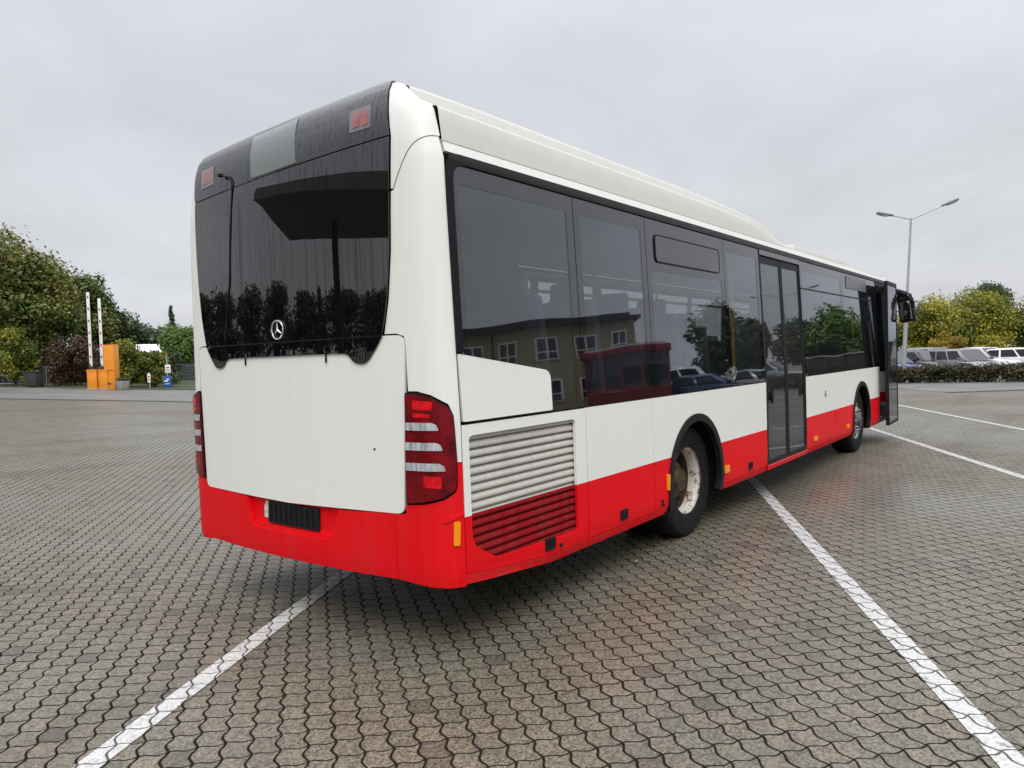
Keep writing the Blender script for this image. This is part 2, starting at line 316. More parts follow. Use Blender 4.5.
    keep = math_(nt, 'MULTIPLY', math_(nt, 'MULTIPLY', math_(nt, 'SUBTRACT', 1.0, odd), math_(nt, 'SUBTRACT', 1.0, dd.outputs[0])), math_(nt, 'SUBTRACT', 1.06, rr_.outputs[0]))
    kc = N(nt, 'ShaderNodeCombineColor'); [L(nt, keep, kc.inputs[i]) for i in range(3)]
    worn = N(nt, 'ShaderNodeMix', data_type='RGBA', blend_type='MULTIPLY'); worn.inputs[0].default_value = 1; L(nt, stone.outputs[2], worn.inputs[6]); L(nt, kc.outputs[0], worn.inputs[7])
    body = worn.outputs[2]; jcol = (.017, .0155, .012, 1)
    if painted:
        pn = N(nt, 'ShaderNodeTexNoise'); pn.inputs['Scale'].default_value = 14; pn.inputs['Detail'].default_value = 8; pn.inputs['Roughness'].default_value = .7; L(nt, geo.outputs['Position'], pn.inputs['Vector'])
        pf = N(nt, 'ShaderNodeMapRange'); pf.inputs[1].default_value = .66; pf.inputs[2].default_value = .56; pf.inputs[3].default_value = .25; pf.inputs[4].default_value = .97; L(nt, pn.outputs['Fac'], pf.inputs[0])
        pm = N(nt, 'ShaderNodeMix', data_type='RGBA'); L(nt, pf.outputs[0], pm.inputs[0]); L(nt, body, pm.inputs[6])
        pc = N(nt, 'ShaderNodeMix', data_type='RGBA', blend_type='MULTIPLY'); pc.inputs[0].default_value = .35; pc.inputs[6].default_value = (.53, .53, .51, 1); L(nt, gc.outputs[0], pc.inputs[7])
        L(nt, pc.outputs[2], pm.inputs[7]); body = pm.outputs[2]; jcol = (.10, .10, .095, 1)
        jm = math_(nt, 'GREATER_THAN', jn.outputs['Fac'], 0)
    fin = N(nt, 'ShaderNodeMix', data_type='RGBA'); L(nt, top, fin.inputs[0]); fin.inputs[6].default_value = jcol; L(nt, body, fin.inputs[7])
    L(nt, fin.outputs[2], b.inputs['Base Color'])
    # damp patches: smoother where the water stands
    wet = N(nt, 'ShaderNodeTexNoise'); wet.inputs['Scale'].default_value = .23; wet.inputs['Detail'].default_value = 5; L(nt, geo.outputs['Position'], wet.inputs['Vector'])
    wr = N(nt, 'ShaderNodeMapRange'); wr.inputs[1].default_value = .42; wr.inputs[2].default_value = .66; wr.inputs[3].default_value = .62; wr.inputs[4].default_value = .30; L(nt, wet.outputs['Fac'], wr.inputs[0])
    L(nt, math_(nt, 'ADD', wr.outputs[0], math_(nt, 'MULTIPLY', grain.outputs['Fac'], .15)), b.inputs['Roughness'])
    # thin film of rain water: a faint, smooth sheen on top of the rough stone
    b.inputs['Coat Weight'].default_value = .5; b.inputs['Coat Roughness'].default_value = .33; b.inputs['Coat IOR'].default_value = 1.45
    cw = N(nt, 'ShaderNodeMapRange'); cw.inputs[1].default_value = .38; cw.inputs[2].default_value = .64; cw.inputs[3].default_value = .18; cw.inputs[4].default_value = .60; L(nt, wet.outputs['Fac'], cw.inputs[0]); L(nt, math_(nt, 'MULTIPLY', cw.outputs[0], top), b.inputs['Coat Weight'])
    L(nt, math_(nt, 'MULTIPLY', top, .5), b.inputs['Specular IOR Level'])
    h = math_(nt, 'ADD', math_(nt, 'MULTIPLY', top, 1.0), math_(nt, 'MULTIPLY', grain.outputs['Fac'], .35))
    h = math_(nt, 'ADD', h, math_(nt, 'MULTIPLY', wn.outputs['Value'], .18))
    bp = N(nt, 'ShaderNodeBump'); bp.inputs['Strength'].default_value = .55; bp.inputs['Distance'].default_value = .006; L(nt, h, bp.inputs['Height']); L(nt, bp.outputs[0], b.inputs['Normal'])
    return m
M_PAV = paving('wavy_concrete_pavers'); M_PLINE = paving('worn_white_line_on_pavers', True)
M_ASPH = pmat('asphalt', (.15, .147, .138), .5, var=.22, scale=.7, bump=.4, bscale=120)
M_GUT = pmat('gutter_setts', (.055, .054, .052), .6, var=.5, scale=5, bump=.5, bscale=30)
M_GRASS = pmat('verge_grass', (.045, .065, .02), .9, var=.5, scale=2.5, bump=1, bscale=25)
M_HILL = pmat('far_hill', (.07, .095, .075), 1, var=.3, scale=.02)
def axis(parts):
    out = []
    for a, b, n in parts: out += [a+(b-a)*i/n for i in range(n)]
    return out+[parts[-1][1]]
def grid_sheet(name, ls, ds, mat, dz, inside=None):
    bm = bmesh.new(); V_ = {}
    for i, l in enumerate(ls):
        for j, d in enumerate(ds): V_[i, j] = bm.verts.new(site(l, d, dz))
    for i in range(len(ls)-1):
        for j in range(len(ds)-1): bm.faces.new((V_[i+1, j], V_[i, j], V_[i, j+1], V_[i+1, j+1]))
    o = link(name, bm, mat, smooth=0); tag(o, kind='structure'); return o
LS = axis([(-1500, -200, 4), (-200, -40, 8), (-40, -14, 13), (-14, -8, 6), (-8, 3, 4), (3, 9, 12), (9, 48, 13), (48, 54, 6), (54, 200, 4), (200, 1500, 4)])
DS = axis([(-600, -100, 3), (-100, -20, 4), (-20, 31, 4), (31, 39, 16), (39, 100, 5), (100, 1500, 5)])
grid_sheet('ground', LS, DS, M_PAV, 0)
ls2 = [l for l in LS if -200 <= l <= 200]
grid_sheet('road', [l for l in ls2 if l <= -14], [24, 25, 26, 27, 28, 29, 30, 31]+[31.5, 32, 32.5, 33, 33.5, 34, 34.5, 35, 35.5, 36, 36.5, 37, 37.5, 38, 50], M_ASPH, .008)
grid_sheet('gate_road', [l for l in ls2 if l >= 9], [28.5, 31, 33, 35, 36.5], M_ASPH, .008)
grid_sheet('gutter', [l for l in ls2 if 9 <= l <= 60], [28.0, 28.5], M_GUT, .012)
grid_sheet('roadside_gutter', [l for l in ls2 if -40 <= l <= -14], [23.55, 24.0], M_GUT, .012)
grid_sheet('grass_verge', [l for l in ls2 if 15 <= l <= 60], [37.3, 40, 48, 60, 90], M_GRASS, .02)
grid_sheet('shrub_bed', [l for l in ls2 if l <= -14 and l > -100], [50, 54, 60, 80], M_GRASS, .02)
def strip(p0, p1, w):
    p0, p1 = Vector(p0), Vector(p1); d = (p1-p0); n = Vector((-d.y, d.x)).normalized()*w/2
    bm = bmesh.new(); k = max(1, int(d.length/1.0)); prev = None
    for i in range(k+1):
        c = p0+d*i/k; r = [bm.verts.new((q.x, q.y, terr(q.x, q.y)+.004)) for q in (c-n, c+n)]
        if prev: bm.faces.new((prev[0], r[0], r[1], prev[1]))
        prev = r
    o = link('parking_line', bm, M_PLINE, smooth=0); tag(o, kind='structure')
LD = Vector((.8845, .4665))
for (ax, ay, t0, t1) in ((-1.405, -.672, -4, 6.6), (5.94, -.85, -7.5, 6.2), (12.54, -.81, -7.0, 3.2), (17.3, -.98, -5.5, 2.0)):
    a = Vector((ax, ay)); strip(a+LD*t0, a+LD*t1, .118)
def hill():
    bm = bmesh.new(); rnd = random.Random(4); prev = None
    for i in range(41):
        l = -900+i*55; h = 22+16*math.sin(i*.33+.6)+7*math.sin(i*.9)+(14 if l > 100 else 0)*sm(100, 400, l)
        row = [bm.verts.new(site(l, 900, -3)), bm.verts.new(site(l, 980, h*.75)), bm.verts.new(site(l, 1080, h)), bm.verts.new(site(l, 1300, -4))]
        if prev:
            for a in range(3): bm.faces.new((prev[a], row[a], row[a+1], prev[a+1]))
        prev = row
    tag(link('hill', bm, M_HILL), kind='structure')
hill()
# ------------------------------------------------------------------ the bus: body surface
HW, X0 = 1.275, .08
def _outline():
    pts = []; y1 = 1.03
    for i in range(21):
        y = y1*i/20; pts.append((X0+.045*y*y, -y))
    p0 = pts[-1]; s = .09*y1; l = math.hypot(s, 1)
    P = (p0, (p0[0]+s/l*.17, p0[1]-.17/l), (.19, -HW), (.31, -HW))
    for i in range(1, 17):
        t = i/16; a = 1-t
        pts.append(tuple(a**3*P[0][k]+3*a*a*t*P[1][k]+3*a*t*t*P[2][k]+t**3*P[3][k] for k in (0, 1)))
    pts.append((13.0, -HW)); S = [0]
    for a, b in zip(pts, pts[1:]): S.append(S[-1]+math.hypot(a[0]-b[0], a[1]-b[1]))
    return pts, S
PTS, SS = _outline(); S_SIDE = SS[-2]
def sx(x): return S_SIDE+(x-.31)
PV = [.28, .33, .38, .44, .5, 1.25, 2.40, 2.65, 2.75, 2.85, 2.93, 3.00, 3.08, 3.16, 3.26, 3.40, 3.6]
PRD = [.07, .035, .013, .003, 0, 0, 0, .005, .01, .02, .035, .055, .085, .13, .21, .35, .52]
PRZ = [.28, .33, .38, .44, .5, 1.25, 2.40, 2.65, 2.75, 2.848, 2.925, 2.99, 3.06, 3.115, 3.145, 3.155, 3.16]
PSD = [.05, .022, .008, .002, 0, 0, .045, .055, .085, .112, .138, .172, .235, .305, .35, .42, .55]
PSZ = [.28, .33, .38, .44, .5, 1.25, 2.40, 2.65, 2.75, 2.85, 2.925, 2.965, 2.99, 3.03, 3.085, 3.118, 3.125]
def _lt(v, T):
    v = min(max(v, PV[0]), PV[-1]-1e-6); i = bisect.bisect_right(PV, v)-1
    t = (v-PV[i])/(PV[i+1]-PV[i]); return T[i]+(T[i+1]-T[i])*t
def pbase(s, v):
    sg = 1 if s >= 0 else -1; a = abs(s); i = min(max(bisect.bisect_right(SS, a)-1, 0), len(SS)-2)
    t = (a-SS[i])/(SS[i+1]-SS[i]); A, B = PTS[i], PTS[i+1]
    x = A[0]+(B[0]-A[0])*t; y = A[1]+(B[1]-A[1])*t
    w = sm(.9, S_SIDE, a); dS = _lt(v, PSD)
    z = _lt(v, PRZ)*(1-w)+_lt(v, PSZ)*w
    x += _lt(v, PRD)*max(0, 1-(x-X0)/.5); y *= 1-dS*w/HW
    y *= 1-.22*sm(3.16, 3.5, v)
    z -= .033*(1-min(max(s/.95, -1), 1))*sm(1.7, 2.75, v)
    if sg < 0: y *= 1-.035*sm(.9, 1.25, a)
    y += sg*.20*min(max(0, v-2.78), .40)*(1-w)
    return Vector((x, y*sg, z))
def PM(s, v, off=0.0):
    P = pbase(s, v)
    if off:
        e = 1e-3; n = (pbase(s+e, v)-pbase(s-e, v)).cross(pbase(s, v+e)-pbase(s, v-e)); n.normalize(); P = P+n*off
    return P
def front_x(y): return 11.93-.10*(abs(y)/HW)**4
def panel(name, parent, mat, poly, off=0.0, thick=.018, holes=(), ds=None, dv=None, fn=None, smooth=30):
    """a sheet of bodywork: polygon in (s, v) laid on the body surface, with real thickness"""
    fn = fn or PM
    loops = [[Vector((p[0], p[1], 0)) for p in poly]]+[[Vector((p[0], p[1], 0)) for p in h] for h in holes]
    flat = [v for l in loops for v in l]
    bm = bmesh.new(); vs = [bm.verts.new(v) for v in flat]
    for t in tessellate_polygon(loops):
        try: bm.faces.new([vs[i] for i in t])
        except ValueError: pass
    s0, s1 = min(p[0] for p in poly), max(p[0] for p in poly); v0, v1 = min(p[1] for p in poly), max(p[1] for p in poly)
    cs = []
    if ds is None:
        k = -1.42
        while k < 1.43:
            cs.append(k); k += .16 if abs(k+.08) < .80 else .028
    else: cs = [s0+ds*i for i in range(1, int((s1-s0)/ds)+1)]
    cv = [v for v in PV]
    if dv: cv += [v0+dv*i for i in range(1, int((v1-v0)/dv)+1)]
    elif v1 > 2.66: cv += [2.7, 2.8, 2.89, 2.965, 3.04, 3.12, 3.21, 3.33, 3.5]
    for c in cs:
        if s0+1e-3 < c < s1-1e-3:
            bmesh.ops.bisect_plane(bm, geom=bm.verts[:]+bm.edges[:]+bm.faces[:], plane_co=(c, 0, 0), plane_no=(1, 0, 0), dist=1e-5)
    for c in cv:
        if v0+1e-3 < c < v1-1e-3:
            bmesh.ops.bisect_plane(bm, geom=bm.verts[:]+bm.edges[:]+bm.faces[:], plane_co=(0, c, 0), plane_no=(0, 1, 0), dist=1e-5)
    bmesh.ops.remove_doubles(bm, verts=bm.verts[:], dist=2e-5)
    for f in bm.faces:
        f.normal_update()
        if f.normal.z < 0: f.normal_flip()
    sv = {v: (v.co.x, v.co.y) for v in bm.verts}
    bound = [e for e in bm.edges if len(e.link_faces) == 1]
    faces = bm.faces[:]
    top, bot = {}, {}
    for v, (s, w) in sv.items(): top[v] = fn(s, w, off); bot[v] = fn(s, w, off-thick)
    nb = {v: bm.verts.new(bot[v]) for v in sv}
    for f in faces: bm.faces.new([nb[v] for v in reversed(f.verts[:])])
    for e in bound:
        f = e.link_faces[0]; vs_ = f.verts[:]; a, b = e.verts
        i = vs_.index(a)
        if vs_[(i+1) % len(vs_)] is not b: a, b = b, a
        try: bm.faces.new((b, a, nb[a], nb[b]))
        except ValueError: pass
    for v in sv: v.co = top[v]
    return link(name, bm, mat, parent, smooth=smooth)
def arc(cx, cz, r, a0, a1, n=22, kx=1.0):
    return [(cx+r*kx*math.cos(R_(a0+(a1-a0)*i/n)), cz+r*math.sin(R_(a0+(a1-a0)*i/n))) for i in range(n+1)]
bus = empty('city_bus', (0, 0, 0), label='white and red city bus seen from behind, with dark windows and open front door', cat='bus')
# --- hidden structure
bm = bmesh.new()
for (x0, x1) in ((.35, 2.66), (3.88, 8.7), (9.95, 11.7)): bx(bm, ((x0+x1)/2, 0, .46), (x1-x0, 2.36, .16))
for (x0, x1) in ((2.66, 3.88), (8.7, 9.95)): bx(bm, ((x0+x1)/2, 0, .55), (x1-x0, 1.1, .3))
bx(bm, (1.2, 0, .72), (1.6, 2.3, .4))
bx(bm, (1.45, 0, .40), (1.9, 1.7, .22)); bx(bm, (6.1, 0, .36), (4.6, 1.7, .14)); link('chassis_with_light_blocks', bm, M_DARK, bus)  # low boxes added under the floor to block light and deepen the shadow
WX = (3.27, 9.325)
for wx in WX:
    for sg in (-1, 1):
        bm = bmesh.new(); r0 = None; y0, y1 = sg*1.262, sg*.6
        pr = [(wx+.60, .30)]+arc(wx, .50, .585, 0, 180, 18)+[(wx-.60, .30)]
        for (a, b) in pr:
            r = [bm.verts.new((a, y0, b)), bm.verts.new((a, y1, b))]
            if r0: bm.faces.new((r0[0], r0[1], r[1], r[0]))
            r0 = r
        bm.verts.ensure_lookup_table()
        bm.faces.new([bm.verts[2*i+1] for i in range(len(pr))])
        link('wheel_well', bm, M_DARK, bus)
# --- rear: dark liner behind the seams, lid, pillars, dome, glass
panel('rear_liner', bus, M_DARK, [(-1.33, .47), (1.33, .47), (1.33, 2.70), (-1.33, 2.70)], off=-.028, thick=.01)
lid = panel('engine_lid', bus, M_WHT, rpoly([(-.975, .772), (0, .752), (.975, .772), (1.022, 1.733), (-1.012, 1.733)], [.05, 0, .05, .07, .07]), off=.004)
bm = bmesh.new(); bmesh.ops.create_uvsphere(bm, u_segments=10, v_segments=6, radius=.007, matrix=Matrix.Translation(PM(.775, 1.115, .004))); link('lock', bm, M_BLK, lid)
for s in (-.38, .42):
    bm = bmesh.new(); tube(bm, PM(s, 1.66, .006), PM(s, 1.60, .010), .006, n=8); link('hinge', bm, M_BLK, lid)
GH = [(.0, 1.648), (.50, 1.648)]+rpoly([(.50, 1.648), (.60, 1.645), (.655, 1.588), (.745, 1.583), (.862, 1.715), (.890, 1.82)], [0, .03, .035, .06, .05, 0], 4)[1:]+[(.913, 1.93), (.943, 2.19), (.957, 2.50), (.966, 2.782)]
gl = [(-a, b) for a, b in GH[1:]][::-1]+GH
rg = panel('rear_window', bus, M_REARG, gl, off=.014, thick=.012)
GT = [(.968, 2.790), (.968, 2.95), (.966, 3.08), (.966, 3.2), (.97, 3.46)]
GTL = GT
panel('glass_seam', rg, M_TRIM, [(-.872, 1.728), (.872, 1.728), (.875, 1.737), (-.875, 1.737)], off=.0165, thick=.004)
tp = panel('rear_display_panel', bus, M_REARG, GT+[(-a, b) for a, b in GTL][::-1], off=.014, thick=.012)
def rear_bits():
    m, nt, b = new_mat('display_matrix')
    tc = N(nt, 'ShaderNodeTexCoord'); sp = N(nt, 'ShaderNodeSeparateXYZ'); L(nt, tc.outputs['Object'], sp.inputs[0])
    a = math_(nt, 'PINGPONG', math_(nt, 'DIVIDE', sp.outputs[1], .0125), .5); c = math_(nt, 'PINGPONG', math_(nt, 'DIVIDE', sp.outputs[2], .0125), .5)
    d = math_(nt, 'LESS_THAN', math_(nt, 'ADD', math_(nt, 'MULTIPLY', a, a), math_(nt, 'MULTIPLY', c, c)), .07)
    mx = N(nt, 'ShaderNodeMix', data_type='RGBA'); mx.inputs[6].default_value = (.135, .15, .145, 1); mx.inputs[7].default_value = (.04, .045, .045, 1); L(nt, d, mx.inputs[0]); L(nt, mx.outputs[2], b.inputs['Base Color'])
    b.inputs['Roughness'].default_value = .25; b.inputs['Coat Weight'].default_value = .6
    panel('route_display', tp, m, [(-.225, 2.798), (.222, 2.798), (.215, 3.11), (-.24, 3.11)], off=.018, thick=.006)
    lm = pmat('pale_lamp_glass', (.11, .095, .10), .15, var=.2, scale=30, coat=.8)
    rm = pmat('high_lamp_red', (.24, .035, .028), .15, var=.5, scale=25, coat=.8)
    for sg in (1, -1):
        q = [(.685, 2.862), (.845, 2.860), (.850, 3.0), (.690, 3.0)]
        q = q if sg == 1 else [(-a, b) for a, b in q][::-1]
        lamp = panel('high_lamp', tp, lm, q, off=.018, thick=.006)
        for k in (0, 1):
            a0, a1 = (.715+.062*k, .765+.065*k); q = [(a0, 2.885), (a1, 2.885), (a1+.004, 2.975), (a0+.004, 2.975)]
            q = q if sg == 1 else [(-a, b) for a, b in q][::-1]
            panel('red_cell', lamp, rm, q, off=.0205, thick=.004)
rear_bits()
# emblem: a ring with three points
bm = bmesh.new(); c = PM(0, 1.808, .022)
for i in range(36):
    a0, a1 = 2*math.pi*i/36, 2*math.pi*(i+1)/36
    tube(bm, c+Vector((0, math.sin(a0), math.cos(a0)))*.056, c+Vector((0, math.sin(a1), math.cos(a1)))*.056, .0052, n=8, caps=False)
for k in range(3):
    a = 2*math.pi*k/3; u = Vector((0, math.sin(a), math.cos(a))); w = Vector((0, math.cos(a), -math.sin(a)))
    tip = bm.verts.new(c+u*.055); l_ = bm.verts.new(c+w*.0085+u*.002); r_ = bm.verts.new(c-w*.0085+u*.002); t_ = bm.verts.new(c+u*.004+Vector((-.007, 0, 0))); b_ = bm.verts.new(c+Vector((.004, 0, 0)))
    for f in ((l_, t_, tip), (t_, r_, tip), (l_, tip, b_), (r_, b_, tip), (l_, b_, t_), (r_, t_, b_)): bm.faces.new(f)
link('emblem', bm, M_CHROME, rg, smooth=40)
# wiper / washer hose up the rear window
bm = bmesh.new(); pts = [PM(*q) for q in ((-.60, 1.76, .017), (-.565, 1.95, .017), (-.515, 2.15, .017), (-.48, 2.5, .017), (-.45, 2.77, .018), (-.445, 2.83, .022), (-.48, 2.865, .03), (-.545, 2.885, .04))]
path_tube(bm, pts, [.005]*8, 8); bx(bm, pts[-1], (.03, .03, .02), bev=.004)
link('wiper_arm', bm, M_BLK, rg)
PO = [(.834, 1.655), (.876, 1.735)]       # glass edge, then the lid corner
for sg in (1, -1):
    mir = (lambda P: P) if sg == 1 else (lambda P: [(-a, b) for a, b in P][::-1])
    inner = [(1.0, .84), (1.026, 1.68), (1.015, 1.725), (.96, 1.742), (.878, 1.742), (.919, 1.93), (.949, 2.19), (.963, 2.495)]
    seam = rpoly([(.984, 2.500), (1.035, 2.60), (1.12, 2.712), (1.24, 2.758), (1.327, 2.766)], [0, .05, .09, .06, 0])
    tail = [(1.0, .835), (1.12, .842), (1.224, .868), (1.279, .902), (1.292, .94), (1.294, 1.046), (1.327, 1.046)]
    # pillar: bounded by lid and glass inside, side seam outside; the lamp sits on it
    tb = [(1.0, .83), (1.0, 1.432), (1.087, 1.432), (1.172, 1.411), (1.265, 1.361), (1.290, 1.30), (1.302, 1.055)]
    pil = [(1.029, 1.432)]+inner[1:]+seam+[(1.327, 1.052), (1.302, 1.052), (1.290, 1.30), (1.265, 1.361), (1.172, 1.411), (1.087, 1.432)]
    panel('corner_pillar', bus, M_WHT, mir(pil), off=0, thick=.02)
    dome = [(.965, 2.51), (.974, 2.785), (.974, 2.95), (.972, 3.08), (.972, 3.2), (.976, 3.5), (1.334, 3.5), (1.334, 2.772)]+rpoly([(1.334, 2.772), (1.24, 2.764), (1.114, 2.717), (1.028, 2.604), (.977, 2.506)], [0, .06, .09, .05, 0])[1:]
    panel('roof_corner', bus, M_WHT, mir(dome), off=.002, thick=.02)
    # bumper corner
    bc = [(.912, .41), (1.05, .398), (1.12, .393), (1.236, .391), (1.325, .39), (1.325, 1.046), (1.298, 1.046), (1.297, .938), (1.284, .896), (1.226, .860), (1.12, .833), (.992, .822), (.988, .778), (.955, .768), (.912, .768)]
    bcn = panel('bumper_corner', bus, M_RED, mir(bc), off=.006, thick=.03)
    panel('bumper_recess_lip', bcn, M_RED, mir(rpoly([(1.21, .735), (1.235, .762), (1.318, .785), (1.318, .772), (1.25, .748)], .006)), off=.014, thick=.012)
    ma = panel('side_marker', bus, M_AMB, mir(rpoly([(1.262, .617), (1.294, .617), (1.298, .742), (1.266, .742)], .006)), off=.016, thick=.014)
    # tail lamp
    tl = [(1.012, 1.424), (1.082, 1.424), (1.169, 1.403), (1.259, 1.354), (1.273, 1.325), (1.282, 1.296), (1.294, 1.055), (1.291, .94), (1.279, .903), (1.224, .868), (1.12, .842), (.998, .829)][::-1]
    cx, cz = 1.15, 1.12
    t = panel('tail_lamp', bus, M_BLK, mir(tl), off=.010, thick=.03)
    tin = [(cx+(a-cx)*.958, cz+(b-cz)*.976) for a, b in tl]
    panel('red_lens', t, M_REDL, mir(rpoly(tin, .012, 3)), off=.020, thick=.012, dv=.03)
    for (v0, s0, s1) in ((1.247, 1.018, 1.20), (1.142, 1.014, 1.218), (1.034, 1.012, 1.228)):
        q = [(s0, v0-.021), (s1+.010, v0-.021), (s1, v0+.008), (s1-.022, v0+.020), (s0, v0+.021)]
        panel('clear_strip', t, M_CLR, mir(rpoly(q, .006, 3)), off=.026, thick=.008)
    for (s0, s1, v0, v1) in ((1.07, 1.185, 1.335, 1.385), (1.07, 1.17, 1.295, 1.318), (1.12, 1.215, .925, .99)):
        panel('reflector', t, M_REDB, mir(rpoly([(s0, v0), (s1, v0-.004), (s1, v1-.008), (s0, v1)], .008, 3)), off=.0225, thick=.006)
# bumper middle with number-plate recess
bc = [(-.908, .412), (-.5, .405), (0, .402), (.5, .403), (.908, .41), (.908, .768), (.47, .750), (.405, .585), (.345, .562), (-.335, .566), (-.405, .59), (-.445, .752), (-.908, .768)]
bmp = panel('rear_bumper', bus, M_RED, bc, off=.006, thick=.03)
panel('plate_recess', bmp, M_RED, [(-.46, .55), (.48, .55), (.48, .752), (-.46, .752)], off=-.026, thick=.008)
panel('recess_floor', bmp, M_RED, rpoly([(-.40, .566), (.40, .562), (.40, .588), (-.395, .594)], .01), off=-.004, thick=.03)
panel('plate_holder', bmp, M_BLK, rpoly([(-.235, .603), (.268, .600), (.275, .735), (-.225, .742)], .012), off=-.012, thick=.014)
def holder_ribs():
    bm = bmesh.new()
    for i in range(9):
        s = -.20+.052*i; a, b = PM(s, .615, -.010), PM(s, .725, -.010); tube(bm, a, b, .0035, n=6)
    for v in (.632, .668, .705): 
        a, b = PM(-.215, v, -.010), PM(.255, v, -.010); tube(bm, a, b, .003, n=6)
    link('plate_clips', bm, M_TRIM, bmp)
holder_ribs()
panel('sticker', bmp, pmat('old_sticker', (.55, .52, .5), .6, var=.35, scale=40), rpoly([(-.29, .628), (-.245, .628), (-.238, .738), (-.262, .738), (-.285, .70)], .004), off=-.021, thick=.004)

# --- side walls
def side_poly(xz, sg):   # xz in metres along the bus -> (s, v)
    return [(sg*sx(x), z) for x, z in xz] if sg == 1 else [(-sx(x), z) for x, z in xz][::-1]
NZ = [.5, 1.25, 2.4, 2.65]
def sp_(name, mat, xz, sg=1, off=0, thick=.02, holes=(), parent=None, **k):
    return panel(name, parent or bus, mat, side_poly(xz, sg), off=off, thick=thick, holes=[side_poly(h, sg) for h in holes], ds=50, **k)
SK = lambda x: .315 if x > 1.11 else .315+(1.11-x)/.86*.083       # skirt bottom
SL = lambda x: .372 if x > 1.11 else .372+(1.11-x)/.86*.083       # skirt seam
M_SKIRT = paint('bus_skirt_grimy', .757, dirt=.30, rough=.5, coat=0)
def skirt(x0, x1, sg):
    xs = [x0]+([1.11] if x0 < 1.11 < x1 else [])+[x1]
    sp_('skirt_rail', M_SKIRT, [(x, SK(x)) for x in xs]+[(x, SL(x)-.003) for x in xs[::-1]], sg, thick=.03)
AR = .548
def arch_cut(x0, x1, cx, zt, zb):
    """panel outline from x0 to x1 with the wheel opening cut from its lower edge"""
    a0 = math.degrees(math.asin((zb-.50)/AR))
    return [(x0, zb)]+[p for p in arc(cx, .50, AR, 180-a0, a0, 26)]+[(x1, zb), (x1, zt), (x0, zt)]
SEAM = .003
def trim_arch(cx, sg):
    a0 = math.degrees(math.asin((.30-.50)/.5)); o = arc(cx, .50, AR+.018, 180+18, -18, 30); i = arc(cx, .50, AR-.045, -18, 180+18, 30)
    sp_('wheel_arch_trim', M_BLK, o+i, sg, off=.014, thick=.05, dv=.06)
# right-hand side (the side with the doors)
gh = rpoly([(.322, .598), (.52, .487), (.62, .474), (1.368, .458), (1.368, 1.184), (.318, 1.184)], [.07, .05, .05, .02, .03, .03])
flap = sp_('engine_flap', M_LIV, [(.268, SL(.268)), (1.11, .372), (1.497, .372), (1.497, 1.243), (.268, 1.243)], holes=[gh])
def grille():
    bm = bmesh.new(); z = .445; pitch = .0475
    bx(bm, (.845, -1.20, .82), (1.09, .006, .80), mi=1)
    while z < 1.18:
        z1 = z+pitch*.86; x0 = .30; x1 = 1.385
        yo, yi = -1.2535, -1.222
        q = [(x0, yi, z+.012), (x1, yi, z+.012), (x1, yo, z), (x0, yo, z)]
        prof = [(yi+.012, z-.004), (yo+.004, z), (yo, z+.008), (yo+.002, z+.022), (yo+.012, z+.034), (yi, z1)]
        rows = [[bm.verts.new((x, y, zz)) for x in (x0, x1)] for y, zz in prof]
        for a, b in zip(rows, rows[1:]): bm.faces.new((a[0], a[1], b[1], b[0]))
        z += pitch
    return link('grille', bm, [M_GRL, M_DARK], flap, smooth=60)
grille()
sp_('side_panel', M_LIV, [(1.505, .375), (2.462, .375), (2.462, 1.246), (1.505, 1.246)])
sp_('side_panel', M_LIV, arch_cut(2.470, 5.055, WX[0], 1.246, .375))
sp_('side_panel', M_LIV, [(6.485, .375), (8.416, .375), (8.416, 1.246), (6.485, 1.246)])
sp_('side_panel', M_LIV, arch_cut(8.425, 10.60, WX[1], 1.246, .372))
skirt(.262, 2.70, 1); skirt(3.84, 5.055, 1); skirt(6.485, 8.755, 1); skirt(9.90, 10.60, 1)
for cx in WX: trim_arch(cx, 1); trim_arch(cx, -1)
sp_('blind_panel', M_WHT, rpoly([(.278, 1.262), (1.112, 1.262), (1.112, 1.505), (.272, 1.622)], [.008, .01, .06, .008]), off=.004)
for (x0, x1, z0, z1) in ((2.672, 2.715, .505, .630), (3.86, 3.97, .468, .535), (6.76, 6.90, .445, .497), (8.40, 8.52, .445, .50)):
    sp_('side_marker', M_AMB, rpoly([(x0, z0), (x1, z0), (x1, z1), (x0, z1)], .008), off=.014, thick=.016)
for (x0, z0) in ((.995, .405), (1.925, .41), (4.50, .408)):
    o = sp_('flap_latch', M_BLK, rpoly([(x0, z0), (x0+.105, z0), (x0+.105, z0+.075), (x0, z0+.075)], .01), off=.008, thick=.012)
    sp_('latch_slot', M_DARK, rpoly([(x0+.02, z0+.02), (x0+.085, z0+.02), (x0+.085, z0+.056), (x0+.02, z0+.056)], .01), off=.011, thick=.006, parent=o)
bm = bmesh.new(); lathe_y(bm, [(0, -.004), (.013, -.004), (.013, .006)], 14, (1.165, -1.276, .41)); link('flap_lock', bm, M_BLK, bus)
def jack_mark():
    bm = bmesh.new(); y = -1.2778
    for (c, s) in (((2.60, y, .405), (.070, .003, .012)), ((2.60, y, .422), (.016, .003, .04)), ((2.58, y, .445), (.03, .003, .010))): bx(bm, c, s)
    link('jacking_point_mark', bm, M_BLK, bus)
jack_mark()
bm = bmesh.new(); lathe_y(bm, [(0, -.004), (.042, -.004), (.042, .003)], 24, (7.33, -1.2755, .995)); st = link('round_sticker', bm, pmat('sticker_green', (.03, .20, .13), .4, var=.1), bus)
bm = bmesh.new()
for s in (-1, 1): bx(bm, (7.33+.012*s, -1.2805, 1.0-.004*s), (.012, .002, .045), Euler((0, R_(20*s), 0)))
link('sticker_mark', bm, M_WHT, st)
